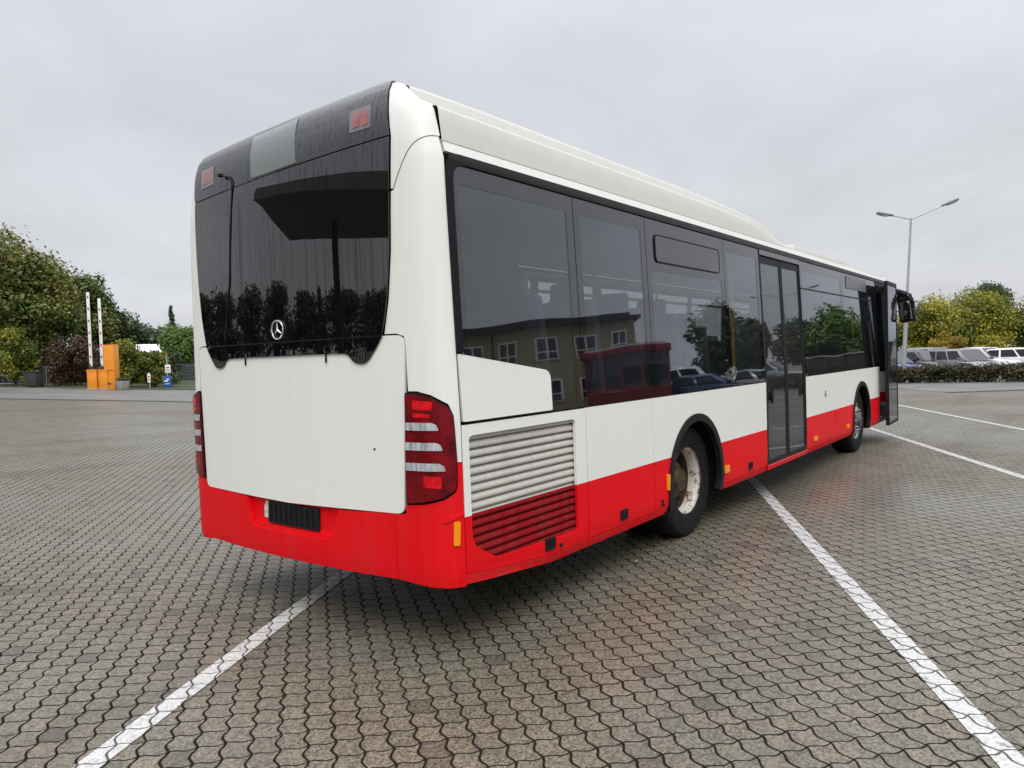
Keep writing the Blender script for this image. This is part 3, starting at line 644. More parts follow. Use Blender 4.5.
sp_('battery_flap', M_LIV, rpoly([(7.82, .54), (8.30, .54), (8.30, .735), (7.82, .735)], .01), off=.005, thick=.012)
# windows: a black-edged sheet of glass with a clear pane in it
def window(x0, x1, z0, z1, sg=1, l=.075, r=.075, b=.07, t=.115, hopper=False, split=None, pane=True):
    e = .004
    clear = [(x0+l, z0+b), (x1-r, z0+b), (x1-r, (2.235 if hopper else z1-t)), (x0+l, (2.235 if hopper else z1-t))]
    hs = [clear] if pane else []
    w = sp_('window', M_FRIT, [(x0+e, z0), (x1-e, z0), (x1-e, z1), (x0+e, z1)], sg, off=-.004, thick=.010, holes=hs)
    if pane: sp_('pane', M_PANE, [(x0+l, z0+b), (x1-r, z0+b), clear[2], clear[3]], sg, off=-.005, thick=.006, parent=w)
    if hopper:
        hx0, hx1, hz0, hz1 = x0+.15, x1-.13, 2.305, 2.515
        h = sp_('hopper_window', M_FRIT, rpoly([(hx0, hz0), (hx1, hz0), (hx1, hz1), (hx0, hz1)], .05), sg, off=.004, thick=.010, parent=w)
        o = rpoly([(hx0-.006, hz0-.006), (hx1+.006, hz0-.006), (hx1+.006, hz1+.006), (hx0-.006, hz1+.006)], .05)
        i = rpoly([(hx0+.005, hz0+.005), (hx1-.005, hz0+.005), (hx1-.005, hz1-.005), (hx0+.005, hz1-.005)], .045)
        sp_('hopper_seal', M_BLK, o, sg, off=.006, thick=.012, holes=[i], parent=w)
        bm = bmesh.new()
    if split:
        sp_('window_seam', M_BLK, [(x0+e, split-.007), (x1-e, split-.007), (x1-e, split+.007), (x0+e, split+.007)], sg, off=.002, thick=.01, parent=w)
    return w
ZB, ZT = 1.254, 2.645
window(.305, 1.50, ZB, ZT, l=.06, r=.085)
window(1.50, 2.515, ZB, ZT)
window(2.515, 4.09, ZB, ZT, hopper=True)
window(4.09, 5.055, ZB, ZT)
window(6.485, 8.45, ZB, ZT, split=2.305)
wf = window(8.45, 10.60, ZB, ZT, l=.12, r=.08, split=2.305)
sp_('side_route_display', pmat('side_display', (.11, .11, .125), .35, var=.1), [(8.70, 2.425), (9.95, 2.425), (9.95, 2.60), (8.70, 2.60)], off=.004, thick=.01, parent=wf)
def trim_strip(sg):
    zt = 2.688
    o = [(.262, 1.63), (.262, 2.585), (.270, 2.632), (.295, 2.668), (.335, 2.684), (.385, zt), (11.45, zt), (11.45, 2.638), (.42, 2.634), (.36, 2.622), (.325, 2.590), (.314, 2.54), (.309, 1.63)]
    sp_('window_surround', M_TRIM, o, sg, off=.010, thick=.03)
trim_strip(1); trim_strip(-1)
sp_('seam_strip', M_BLK, [(.2625, .40), (.267, .40), (.2715, 1.63), (.2625, 1.63)], off=-.006, thick=.01)
# side gutter band that catches the sky
for sg in (1, -1): sp_('roof_gutter', M_WHT, [(.285, 2.694), (11.6, 2.694), (11.6, 2.766), (.285, 2.766)], sg, off=0, thick=.02)

# --- middle door: two leaves, almost all glass
def door_leaf(name, x0, x1, z0, z1, y, parent, lean=True, handle=None, thick=.035, yaw=0):
    """frame, glass and middle bar of one leaf standing in the plane y (outside face)"""
    f = lambda s, v, off=0: Vector((s, y+(s-x0)*yaw+(.045*sm(1.25, 2.65, v)*1.2 if lean else 0)-off, v))
    fr = .038
    d = panel(name, parent, M_BLK, [(x0, z0), (x1, z0), (x1, z1), (x0, z1)], off=0, thick=thick, holes=[rpoly([(x0+fr, z0+fr), (x1-fr, z0+fr), (x1-fr, z1-fr-.03), (x0+fr, z1-fr-.03)], .02)], ds=50, fn=f)
    panel('door_glass', d, M_DGLASS if lean else M_LEAFG, [(x0+fr-.01, z0+fr-.01), (x1-fr+.01, z0+fr-.01), (x1-fr+.01, z1-fr-.02), (x0+fr-.01, z1-fr-.02)], off=-.006, thick=.008, ds=50, fn=f)
    if handle:
        bm = bmesh.new(); hx = handle
        tube(bm, (hx, y-.02, 1.02), (hx, y-.02, 1.18), .016, n=8); bx(bm, (hx, y-.008, 1.10), (.05, .03, .10), bev=.008)
        link('door_handle', bm, M_BLK, d)
    return d
M_DGLASS = glass('door_glass', (.45, .47, .47), ior=2.0, dirt=.20)
M_LEAFG = glass('swung_door_glass', (.25, .27, .27), ior=3.2, dirt=.12)
dr = door_leaf('door_leaf', 5.09, 5.775, .385, 2.565, -1.268, bus, handle=5.20)
door_leaf('door_leaf', 5.79, 6.455, .385, 2.565, -1.268, bus, handle=6.36)
sp_('door_frame', M_BLK, [(5.058, .318), (6.482, .318), (6.482, 2.643), (5.058, 2.643)], off=-.002, thick=.04, holes=[[(5.085, .38), (6.460, .38), (6.460, 2.575), (5.085, 2.575)]])
sp_('door_header', M_FRIT, [(5.075, 2.580), (6.470, 2.580), (6.470, 2.640), (5.075, 2.640)], off=.003, thick=.01)
bm = bmesh.new(); bx(bm, (5.77, -1.262, .352), (1.40, .03, .05), bev=.008); link('door_sill', bm, M_LIV, bus)
bm = bmesh.new(); bx(bm, (5.77, -1.279, .372), (1.38, .006, .008)); link('sill_strip', bm, M_STEEL, bus)
# --- front door: pushed outwards and standing clear of the body
fd = door_leaf('front_door_leaf', 10.44, 11.36, .30, 2.62, -1.44, bus, lean=False, thick=.05, yaw=.03)
bm = bmesh.new()
bx(bm, (10.68, -1.25, 2.50), (.10, .24, .10), bev=.01)
link('swing_arm', bm, M_BLK, fd)
bm = bmesh.new(); tube(bm, (10.70, -1.37, .75), (10.70, -1.37, 2.0), .014); link('grab_rail', bm, M_STEEL, fd)
sp_('door_frame', M_BLK, [(10.604, .318), (11.72, .318), (11.72, 2.643), (10.604, 2.643)], off=-.002, thick=.05, holes=[[(10.64, .38), (11.68, .38), (11.68, 2.575), (10.64, 2.575)]])
# --- front end
def front():
    bm = bmesh.new(); ys = [HW*math.sin(R_(a)) for a in range(-90, 91, 10)]
    def ring(z, k, inset):
        return [bm.verts.new((11.72+.23*math.sqrt(max(0, 1-(abs(y)/HW)**6))-inset, y*k, z)) for y in ys]
    zs = [(.32, .99, .04), (.45, 1, 0), (1.10, 1, 0), (1.12, .999, .0), (2.42, .962, .05), (2.66, .955, .10), (2.80, .92, .28)]
    rows = [ring(*q) for q in zs]
    for k, (a, b) in enumerate(zip(rows, rows[1:])):
        for i in range(len(ys)-1):
            f = bm.faces.new((a[i], b[i], b[i+1], a[i+1])); f.material_index = 1 if k in (3, 4) else 0
    bmesh.ops.recalc_face_normals(bm, faces=bm.faces[:])
    fr = link('front_end', bm, [M_LIV, M_FRIT], bus, smooth=40)
    for sg in (-1, 1):
        bm = bmesh.new(); bmesh.ops.create_uvsphere(bm, u_segments=16, v_segments=10, radius=.1, matrix=Matrix.Translation((11.93, sg*.88, .68)) @ Matrix.Diagonal((.3, 1.4, .9, 1)))
        link('headlight', bm, M_CLR, bus)
front()
# mirror on its arm
def mirror():
    bm = bmesh.new()
    path_tube(bm, [Vector(q) for q in ((11.70, -1.16, 2.57), (11.92, -1.22, 2.545), (12.05, -1.32, 2.52), (12.10, -1.44, 2.47), (12.10, -1.52, 2.36), (12.10, -1.535, 2.22))], [.05, .055, .06, .058, .05, .04], 12)
    h = link('mirror_arm', bm, M_TRIM, bus)
    bm = bmesh.new(); bx(bm, (12.12, -1.43, 2.235), (.12, .25, .50), Euler((R_(-9), 0, R_(-6))), bev=.035); m = link('mirror_head', bm, M_TRIM, h)
    bm = bmesh.new(); bx(bm, (12.056, -1.425, 2.19), (.008, .19, .32), Euler((R_(-9), 0, R_(-6))), bev=.003); link('mirror_glass', bm, pmat('mirror_glass', (.55, .57, .58), .03, metal=1, var=.02), m)
    bm = bmesh.new(); bx(bm, (12.058, -1.41, 2.43), (.008, .17, .07), Euler((R_(-9), 0, R_(-6))), bev=.003); link('wide_angle_glass', bm, pmat('wide_mirror', (.35, .33, .34), .06, metal=1, var=.02), m)
mirror()
# --- left-hand side (no doors)
sp_('side_panel', M_LIV, [(.268, SL(.268)), (1.11, .372), (2.465, .372), (2.465, 1.246), (.268, 1.246)], -1)
sp_('side_panel', M_LIV, arch_cut(2.468, 6.2, WX[0], 1.246, .372), -1)
sp_('side_panel', M_LIV, [(6.203, .372), (8.42, .372), (8.42, 1.246), (6.203, 1.246)], -1)
sp_('side_panel', M_LIV, arch_cut(8.423, 11.72, WX[1], 1.246, .372), -1)
skirt(.262, 2.70, -1); skirt(3.84, 8.755, -1); skirt(9.90, 11.72, -1)
for a, b in ((.305, 1.5), (1.5, 2.95), (2.95, 4.4), (4.4, 5.85), (5.85, 7.3), (7.3, 8.75), (8.75, 10.2), (10.2, 11.7)): window(a, b, ZB, ZT, -1)
# --- roof
def roof():
    bm = bmesh.new(); P = [(-1.19, 2.758), (-1.10, 2.80), (-.8, 2.865), (-.4, 2.895), (0, 2.905), (.4, 2.895), (.8, 2.865), (1.10, 2.80), (1.19, 2.758)]; prev = None
    for x in (.5, 2, 4, 6, 8, 10, 11.3, 11.6):
        r = [bm.verts.new((x, y, z-(.02 if x > 11.4 else 0))) for y, z in P]
        if prev: [bm.faces.new((prev[i], r[i], r[i+1], prev[i+1])) for i in range(len(P)-1)]
        prev = r
    rf = link('roof', bm, M_ROOF, bus, smooth=60)
    # long cover: upright side with a rounded ridge, raised middle, nose tapering off towards the front
    bm = bmesh.new(); prev = None
    SHT = ((0, 2.950), (4.0, 2.950), (4.6, 2.942), (5.0, 2.930), (5.3, 2.908), (5.62, 2.874), (5.85, 2.842), (6.07, 2.808), (6.3, 2.772), (6.42, 2.755), (7.2, 2.7545))
    POD = ((0, 3.125), (.45, 3.143), (1.0, 3.148), (3.9, 3.146), (5.2, 3.130), (5.9, 3.102), (6.2, 3.086), (6.5, 3.062), (6.75, 3.025), (6.95, 2.975), (7.06, 2.92), (7.13, 2.85), (7.17, 2.757))
    def ip(T, x):
        for p, q in zip(T, T[1:]):
            if x <= q[0]: return p[1]+(q[1]-p[1])*(x-p[0])/(q[0]-p[0])
        return T[-1][1]
    xs = [.276, .30, .34, .6, 1, 1.5, 2, 2.5, 3, 3.5, 4, 4.5, 5]+[5.25+.15*i for i in range(10)]+[6.7, 6.78, 6.85, 6.92, 6.98, 7.04, 7.08, 7.11, 7.14, 7.168]
    for x in xs:
        sh, pd = ip(SHT, x), ip(POD, x)
        ky = 1-.16*max(0, (x-5.9)/1.26)**2
        half = [(1.192, 2.752), (1.178, 2.752+(sh-2.752)*.45), (1.164, sh-.024), (1.158, sh-.012), (1.145, sh-.003), (1.125, sh), (1.0, sh+.004), (.965, sh+.008), (.948, sh+.02), (.935, sh+(pd-sh)*.35), (.918, sh+(pd-sh)*.80), (.905, sh+(pd-sh)*.92), (.88, sh+(pd-sh)*.98), (.82, pd-.001), (.6, pd), (.3, pd+.004), (0, pd+.005)]
        half = [(y*ky, z) for y, z in half]
        ring = [(-y, z) for y, z in half]+[(y, z) for y, z in half[-2::-1]]
        inc = lambda z: .62*(_lt(z, PRD) if z < 2.92 else .035+(z-2.92)*.45)-.010*sm(2.8, 2.95, z) if x < .35 else .62*.035
        r = [bm.verts.new((x+(inc(z) if x < .5 else 0), y, z)) for y, z in ring]
        if prev: [bm.faces.new((prev[i], r[i], r[i+1], prev[i+1])) for i in range(len(ring)-1)]
        prev = r
    bm.faces.new(prev)
    link('roof_cover', bm, M_ROOF, rf, smooth=55)
    bm = bmesh.new(); bx(bm, (8.75, 0, 2.905), (2.7, 1.8, .12), bev=.05); link('roof_vent_unit', bm, M_ROOF, rf)
    for i in range(7):
        bm = bmesh.new(); bx(bm, (7.8+.3*i, -.55, 2.968), (.02, .5, .03)); link('roof_rib', bm, M_ROOF, rf)
    bm = bmesh.new(); bx(bm, (.62, 0, 2.9), (.6, 1.7, .3)); link('roof_core', bm, M_DARK, rf)
roof()
# --- interior
def interior():
    bm = bmesh.new(); bx(bm, (1.45, 0, .575), (2.3, 2.40, .04)); bx(bm, (6.3, 0, .575), (4.75, 2.40, .04)); bx(bm, (10.75, 0, .575), (1.55, 2.40, .04)); bx(bm, (6.0, 0, .571), (10.0, 1.1, .04)); bx(bm, (1.45, 0, .80), (2.3, 2.40, .4)); bx(bm, (3.2, 0, .98), (1.3, 1.1, .4)); link('interior_floor', bm, pmat('bus_floor', (.05, .05, .055), .7), bus)
    bm = bmesh.new(); bx(bm, (5.9, 0, 2.70), (11.2, 2.30, .03)); link('interior_ceiling', bm, M_INT, bus)
    bm = bmesh.new(); bx(bm, (.62, -.35, 1.55), (.6, 1.7, 1.9), bev=.02); link('engine_housing', bm, M_DARK, bus)
    sb = bmesh.new(); bx(sb, (0, 0, .06), (.44, .44, .10), bev=.03); bx(sb, (-.20, 0, .42), (.08, .44, .70), Euler((0, R_(-9), 0)), bev=.035); bx(sb, (-.265, 0, .82), (.06, .26, .14), bev=.03)
    s = link('seat', sb, M_SEAT, bus); first = True
    for x, z in ((1.35, 1.46), (2.0, 1.46), (2.65, 1.42), (3.3, 1.40), (3.9, 1.30), (4.5, 1.05), (7.0, .98), (7.8, .98), (8.6, 1.1), (9.4, 1.2)):
        for y in (-1.0, -.54, .54, 1.0):
            if 4.6 < x < 6.6 and y < 0: continue
            if x > 6.6 and abs(y) < .6: continue
            o = s if first else s.copy()
            if not first: COL.objects.link(o); o.parent = bus
            first = False; o.location = (x, y, z-.25)
    bm = bmesh.new()
    for x, y in ((5.0, -.95), (6.6, -.95), (5.0, .7), (6.6, .7), (3.2, -.35), (8.1, -.5), (10.5, -.9), (10.4, .2)): tube(bm, (x, y, .6), (x, y, 2.68), .017, n=10)
    for y in (-.45, .45): tube(bm, (2, y, 2.25), (10.2, y, 2.25), .016, n=8)
    link('handrail', bm, M_POLE, bus)
    bm = bmesh.new(); bx(bm, (10.5, .55, 1.4), (.04, 1.2, 1.7), bev=.01); bx(bm, (11.35, .6, 1.0), (.4, 1.1, .7), bev=.05); link('driver_partition', bm, M_INT, bus)
interior()
# --- wheels
def wheel(x, y, dished, sg):
    w = empty('wheel', (x, y, .482)); w.parent = bus; k = sg
    R, wd = .482, .29
    bm = bmesh.new()
    pr = [(.285, 0), (.31, -.006), (.36, -.016), (.42, -.018), (.458, -.008), (.474, .012), (R, .03), (R, wd-.03), (.474, wd-.012), (.40, wd), (.30, wd)]
    lathe_y(bm, [(r, yy if k < 0 else -yy) for r, yy in pr], 56)
    bmesh.ops.recalc_face_normals(bm, faces=bm.faces[:])
    # tread grooves
    t = link('tyre', bm, M_TYRE, w, smooth=35)
    bm = bmesh.new()
    Y = (lambda v: v) if k < 0 else (lambda v: -v)
    if dished:
        pr = [(.300, -.004), (.303, .004), (.296, .014), (.286, .018), (.272, .035), (.268, .11), (.260, .195), (.235, .215), (.21, .212), (.165, .205), (.160, .12), (.118, .105), (.09, .05), (.0, .045)]
        cut = 6
    else:
        pr = [(.300, -.004), (.303, .004), (.296, .014), (.286, .016), (.270, .03), (.262, .055), (.235, .04), (.20, -.005), (.165, -.02), (.15, -.02), (.14, -.012), (.105, -.03), (.08, -.07), (.0, -.075)]
        cut = 9
    lathe_y(bm, [(r, Y(v)) for r, v in pr[:cut]], 56); bmesh.ops.recalc_face_normals(bm, faces=bm.faces[:]); link('rim', bm, M_RIM if dished else M_ALU, w, smooth=40)
    bm = bmesh.new(); lathe_y(bm, [(r, Y(v)) for r, v in pr[cut-1:]], 40); bmesh.ops.recalc_face_normals(bm, faces=bm.faces[:]); h = link('hub', bm, M_HUB if dished else M_HUBG, w, smooth=40)
    bm = bmesh.new()
    for i in range(10):
        a = 2*math.pi*i/10; rr = .195 if dished else .152; y0 = .21 if dished else -.015
        c = Vector((rr*math.cos(a), Y(y0), rr*math.sin(a))); tube(bm, c, c+Vector((0, Y(-.035), 0)), .016, .013, 6)
    link('wheel_nuts', bm, M_HUB if dished else M_STEEL, h)
    if not dished:
        bm = bmesh.new()
        for i in range(10):
            a = 2*math.pi*(i+.5)/10; c = Vector((.222*math.cos(a), Y(.012), .222*math.sin(a))); tube(bm, c, c+Vector((0, Y(.01), 0)), .027, n=14)
        link('vent_holes', bm, M_DARK, w)
    if dished:
        bm = bmesh.new(); lathe_y(bm, [(r, Y(yy+.32)) for r, yy in [(.26, 0), (.36, -.01), (.45, 0), (.474, .02), (R, .04), (R, .24), (.44, .27), (.26, .27)]], 40)
        bmesh.ops.recalc_face_normals(bm, faces=bm.faces[:]); link('inner_tyre', bm, M_TYRE, w, smooth=35)
    return w
for sg in (-1, 1):
    wheel(WX[0]+.025, sg*1.165, True, sg); wheel(WX[1], sg*1.19, False, sg)
bm = bmesh.new(); tube(bm, (WX[0], -.9, .48), (WX[0], .9, .48), .09); tube(bm, (WX[1], -.9, .48), (WX[1], .9, .48), .06); link('axle', bm, M_DARK, bus)
# ------------------------------------------------------------------ plants
def leaf_mat(name, stops, trans=.25):
    m, nt, b = new_mat(name)
    at = N(nt, 'ShaderNodeAttribute'); at.attribute_name = 'tint'
    r = N(nt, 'ShaderNodeValToRGB'); e = r.color_ramp.elements
    e[0].position = 0; e[0].color = (*stops[0], 1); e[1].position = 1; e[1].color = (*stops[-1], 1)
    for i, c in enumerate(stops[1:-1]): x = e.new((i+1)/(len(stops)-1)); x.color = (*c, 1)
    L(nt, at.outputs['Fac'], r.inputs[0]); L(nt, r.outputs[0], b.inputs['Base Color']); b.inputs['Roughness'].default_value = .55
    tr = N(nt, 'ShaderNodeBsdfTranslucent'); L(nt, r.outputs[0], tr.inputs[0]); mx = N(nt, 'ShaderNodeMixShader'); mx.inputs[0].default_value = trans
    L(nt, b.outputs[0], mx.inputs[1]); L(nt, tr.outputs[0], mx.inputs[2]); L(nt, mx.outputs[0], nt.nodes['Material Output'].inputs[0])
    return m
G_DARK = leaf_mat('leaf_dark_green', [(.018, .032, .010), (.035, .058, .016), (.06, .085, .022), (.10, .10, .03)])
G_MAPLE = leaf_mat('leaf_maple', [(.035, .062, .014), (.08, .13, .024), (.14, .18, .036), (.22, .21, .042), (.28, .17, .045)])
G_MID = leaf_mat('leaf_mid_green', [(.05, .10, .018), (.09, .19, .03), (.13, .22, .04), (.13, .16, .035)])
G_YEL = leaf_mat('leaf_yellow_green', [(.05, .08, .014), (.13, .17, .02), (.25, .26, .025), (.40, .34, .028), (.50, .37, .03)])
G_GOLD = leaf_mat('leaf_gold', [(.14, .11, .015), (.34, .24, .02), (.45, .30, .02)])
G_RED = leaf_mat('leaf_red_brown', [(.03, .03, .012), (.065, .034, .018), (.11, .05, .02), (.07, .08, .022)])
G_HEDGE = leaf_mat('leaf_hedge_brown', [(.028, .030, .011), (.05, .048, .016), (.075, .055, .02), (.06, .085, .022)])
G_FAR = leaf_mat('leaf_far_hazed_green', [(.06, .09, .05), (.09, .13, .065), (.12, .16, .078)])  # distance haze is put into this leaf colour, making it paler
M_BARK = pmat('bark', (.07, .055, .04), .9, var=.4, scale=8, bump=.6, bscale=30)
def leaves(name, parent, mat, clumps, n, size, seed, flat=.0, hollow=.45, tbias=0.0):
    """many leaf-sized faces spread through clumps (centre, radii)"""
    rng = np.random.default_rng(seed)
    C = np.array([c for c, r in clumps], float); Rr = np.array([r for c, r in clumps], float)
    wgt = Rr.prod(1)**(2/3); k = rng.choice(len(C), n, p=wgt/wgt.sum())
    d = rng.normal(size=(n, 3)); d /= np.linalg.norm(d, axis=1)[:, None]
    rad = (hollow+(1-hollow)*rng.random(n)**.7)*(1+.16*rng.normal(size=n))
    P = C[k]+d*Rr[k]*rad[:, None]
    nrm = d*.7+rng.normal(size=(n, 3))*.6+np.array([0, 0, .45]); nrm /= np.linalg.norm(nrm, axis=1)[:, None]
    a = np.cross(nrm, rng.normal(size=(n, 3))); a /= np.linalg.norm(a, axis=1)[:, None]; b = np.cross(nrm, a)
    s = size*(.55+.9*rng.random(n))[:, None]
    V = np.stack([P-a*s*.5, P-b*s*.34+nrm*s*.08, P+a*s*.55, P+b*s*.34+nrm*s*.08], 1).reshape(-1, 3)
    me = bpy.data.meshes.new(name); me.vertices.add(4*n); me.vertices.foreach_set('co', V.ravel())
    me.loops.add(4*n); me.loops.foreach_set('vertex_index', np.arange(4*n)); me.polygons.add(n)
    me.polygons.foreach_set('loop_start', np.arange(n)*4); me.polygons.foreach_set('loop_total', np.full(n, 4))
    ct = rng.random(len(C))*.5+.25
    t = np.clip(ct[k]+rng.normal(size=n)*.17+tbias, 0, 1)
    at = me.attributes.new('tint', 'FLOAT', 'POINT'); at.data.foreach_set('value', np.repeat(t, 4))
    me.materials.append(mat); me.update()
    o = bpy.data.objects.new(name, me); COL.objects.link(o)
    if parent is not None: o.parent = parent
    return o
def crown_clumps(c, rad, n, rng, lo=.24, hi=.42, shape='round'):
    out = []
    for i in range(n):
        d = rng.normal(size=3); d /= np.linalg.norm(d); r = rng.random()**.45
        q = d*r*.78
        if shape == 'cone': q[2] = rng.random()*1.9-.95; w = (1-(q[2]+.95)/2)*.75; q[0] = d[0]*w; q[1] = d[1]*w
        elif shape == 'dome': q[2] = rng.random()*1.62-.86; k_ = math.sqrt(max(.1, 1-max(0, q[2]+.1)**2)); rr_ = rng.random()**.5*.78*k_; q[0] = d[0]*rr_; q[1] = d[1]*rr_
        s = lo+(hi-lo)*rng.random()
        if shape == 'cone': s *= .45+.6*(1-(q[2]+.95)/2)
        out.append(((c[0]+q[0]*rad[0], c[1]+q[1]*rad[1], c[2]+q[2]*rad[2]), (rad[0]*s, rad[1]*s, rad[2]*s*.85)))
    return out
def tree(name, label, cat, l, d, height, rad, mat, seed, n=7000, leaf=.2, trunk=1.5, nclump=34, shape='round', group=None, tbias=0, lo=.24, hi=.42):
    """tree or bush: tapered stem, limbs and a crown of leaves; (l, d) places it on the ground"""
    p = site(l, d); rng = np.random.default_rng(seed); rnd = random.Random(seed)
    if cat == 'bush': shape = 'dome'
    t = empty(name, p, label=label, cat=cat, group=group)
    ch = (height-trunk)/2
    c = (0, 0, trunk+ch)
    cl = crown_clumps(c, (rad, rad, ch), nclump, rng, lo, hi, shape)
    leaves('crown', t, mat, cl, n, leaf, seed, tbias=tbias)
    bm = bmesh.new(); r0 = max(.05, height*.022)
    pts = [Vector((0, 0, -.1)), Vector((.03, .02, trunk*.6)), Vector((-.02, .05, trunk+ch*.3)), Vector((.02, 0, trunk+ch*1.2))]
    path_tube(bm, pts, [r0*1.25, r0, r0*.75, r0*.25], 9)
    for q, r in cl[:max(6, nclump//4)]:
        a = Vector((0, 0, trunk*(.7+.3*rnd.random())+ch*.5*rnd.random())); m_ = (a+Vector(q))/2+Vector((0, 0, .1*height*.3))
        path_tube(bm, [a, m_, Vector(q)], [r0*.5, r0*.3, r0*.12], 6)
    link('trunk', bm, M_BARK, t)
    return t
def gz(l): return terr_ld(l, 40)
# --- beyond the gate
tree('maple_tree', 'tallest broad maple with browning leaves at the edge of the lot', 'tree', 28.5, 41, 9.3, 3.7, G_MAPLE, 11, n=24000, leaf=0.211, trunk=1.6, nclump=60)
tree('maple_tree', 'rounded maple sloping down beside the tallest one, behind the dark bin', 'tree', 26.1, 41.5, 7.2, 2.2, G_MAPLE, 12, n=19200, leaf=0.187, trunk=1.5, nclump=55, tbias=-.05)
tree('maple_tree', 'dark pointed tree directly behind the two raised barrier arms', 'tree', 26.7, 47, 7.4, 1.9, G_MAPLE, 13, n=16000, leaf=0.187, trunk=1.2, nclump=48, tbias=-.12)
tree('maple_tree', 'lower dark tree rising behind the tall orange cabinet', 'tree', 26.3, 48.5, 5.0, 1.4, G_DARK, 14, n=12800, leaf=0.187, trunk=.8, nclump=40)
tree('bush', 'yellowing bush at the edge of the lot beside the dark bin', 'bush', 25.9, 38.6, 3.2, 1.35, G_YEL, 15, n=8800, leaf=0.117, trunk=.15, nclump=60, lo=.14, hi=.40, tbias=-.22)
tree('bush', 'dark red-leaved bush behind the barrier cabinets', 'bush', 23.3, 39.5, 2.9, 1.45, G_RED, 16, n=10400, leaf=0.109, trunk=.05, nclump=60, lo=.14, hi=.40)
tree('bush', 'green and yellow bush beside the tall orange cabinet', 'bush', 20.4, 39.0, 2.45, 1.15, G_YEL, 17, n=8320, leaf=0.109, trunk=.1, nclump=60, lo=.14, hi=.40, tbias=-.18)
tree('bush', 'low dark green bush next to the blue signs', 'bush', 19.1, 39.6, 2.05, 1.1, G_YEL, 18, n=7360, leaf=0.109, trunk=.1, nclump=52, lo=.14, hi=.40, tbias=-.24)
tree('young_tree', 'bright green tree beyond the fence, closest to the bus corner', 'tree', 22.6, 51, 4.1, 1.75, G_MID, 19, n=12000, leaf=0.156, trunk=.8, nclump=40)
for i, (l, d, h, r, s) in enumerate(((43.5, 80, 6.4, 3.0, 20), (41.3, 78, 6.0, 2.6, 21), (39.2, 80, 5.6, 2.6, 22), (46.0, 86, 7.2, 3.2, 23), (37.2, 84, 5.2, 2.6, 24))):
    tree('woodland_tree', 'haze-tinted green tree in the far row behind the white roof', 'tree', l, d, h, r, G_FAR, 100+s, n=4500, leaf=.34, trunk=.6, nclump=30, group='far trees behind the white roof')
tree('conifer', 'slim pointed conifer standing above the far trees', 'tree', 38.3, 84, 7.2, 1.0, G_FAR, 30, n=4800, leaf=0.218, trunk=.4, nclump=36, shape='cone', tbias=-.2)
def dark_hedge():  # dark leaf row added to reproduce the shade at the foot of the trees
    h = empty('understorey_shade_hedge', site(26, 43.5), label='dark hedge row standing in for the hedgerow and shade beneath the maple trees', cat='hedge')
    rng = np.random.default_rng(77); cl = []; bm = bmesh.new()
    for i in range(44):
        p = site(33.5-.32*i, 43.5+.3*rng.normal())-h.location; t = 1.5+.5*rng.random()
        for z in (.25, .55, .85): cl.append(((p.x, p.y, p.z+z*t), (.45, .45, .42)))
        if i % 3 == 0: tube(bm, (p.x, p.y, p.z-.1), (p.x, p.y, p.z+t*.8), .04, .015, 6)
    leaves('foliage', h, G_DARK, cl, 14000, .16, 78, tbias=-.15); link('stems', bm, M_BARK, h)
dark_hedge()
# --- beyond the hedge
tree('large_shrub', 'yellow-green shrub behind the cars, next to the lamp post', 'shrub', -31.5, 55.0, 5.6, 2.9, G_YEL, 40, n=17600, leaf=0.172, trunk=.3, nclump=46, tbias=-.08)
tree('large_shrub', 'broad tall yellow-green shrub behind the silver car', 'shrub', -35.4, 56.1, 6.2, 3.2, G_YEL, 41, n=20800, leaf=0.172, trunk=.3, nclump=52, tbias=-.03)
tree('large_shrub', 'yellow-green shrub behind the white estate car', 'shrub', -39.2, 55.0, 5.5, 2.8, G_YEL, 42, n=16000, leaf=0.172, trunk=.3, nclump=44, tbias=-.08)
tree('large_shrub', 'dark green shrub mostly hidden by the bus mirror', 'shrub', -29.0, 58.3, 3.9, 2.2, G_DARK, 43, n=11200, leaf=0.172, trunk=.3, nclump=36)
tree('gold_shrub', 'small golden yellow shrub in front of the taller shrubs', 'shrub', -30.4, 51.3, 2.8, 1.3, G_GOLD, 44, n=5120, leaf=0.133, trunk=.3, nclump=24)
tree('gold_shrub', 'low lime yellow shrub between the silver car and the tall shrubs', 'shrub', -33.2, 51.5, 2.6, 1.2, G_YEL, 45, n=5120, leaf=0.133, trunk=.3, nclump=24, tbias=.15)
tree('dark_tree', 'dark green tree rising above the yellow shrubs', 'tree', -45.1, 69.3, 8.2, 2.3, G_DARK, 46, n=12800, leaf=0.218, trunk=1.5, nclump=40)
tree('dark_tree', 'dark green treetop showing above the shrubs next to the lamp post', 'tree', -39.2, 70.4, 5.9, 2.2, G_DARK, 47, n=10400, leaf=0.218, trunk=1.0, nclump=34)
# --- hedge in front of the cars
def hedge():
    h = empty('clipped_hedge', site(-24, 30.6), label='low clipped brown-green hedge along the edge of the road', cat='hedge')
    a, b = site(-15.3, 31.2), site(-30, 22.6); n = 52; cl = []; rng = np.random.default_rng(5)
    for i in range(n):
        for z in (.14, .32, .50, .62):
            p = a.lerp(b, i/(n-1)); o = h.location
            cl.append(((p.x-o.x+.12*rng.normal(), p.y-o.y+.12*rng.normal(), p.z-o.z+z*.93), (.36, .36, .19)))
    leaves('foliage', h, G_HEDGE, cl, 44000, .085, 6, hollow=.1)
    bm = bmesh.new(); prev = None
    for i in range(n):
        p = a.lerp(b, i/(n-1))-h.location
        if i % 2 == 0:
            for z in (.3, .52): tube(bm, (p.x, p.y, -.05), (p.x+.1*rng.normal(), p.y+.1*rng.normal(), z), .02, .008, 6)
    link('stems', bm, M_BARK, h)
hedge()
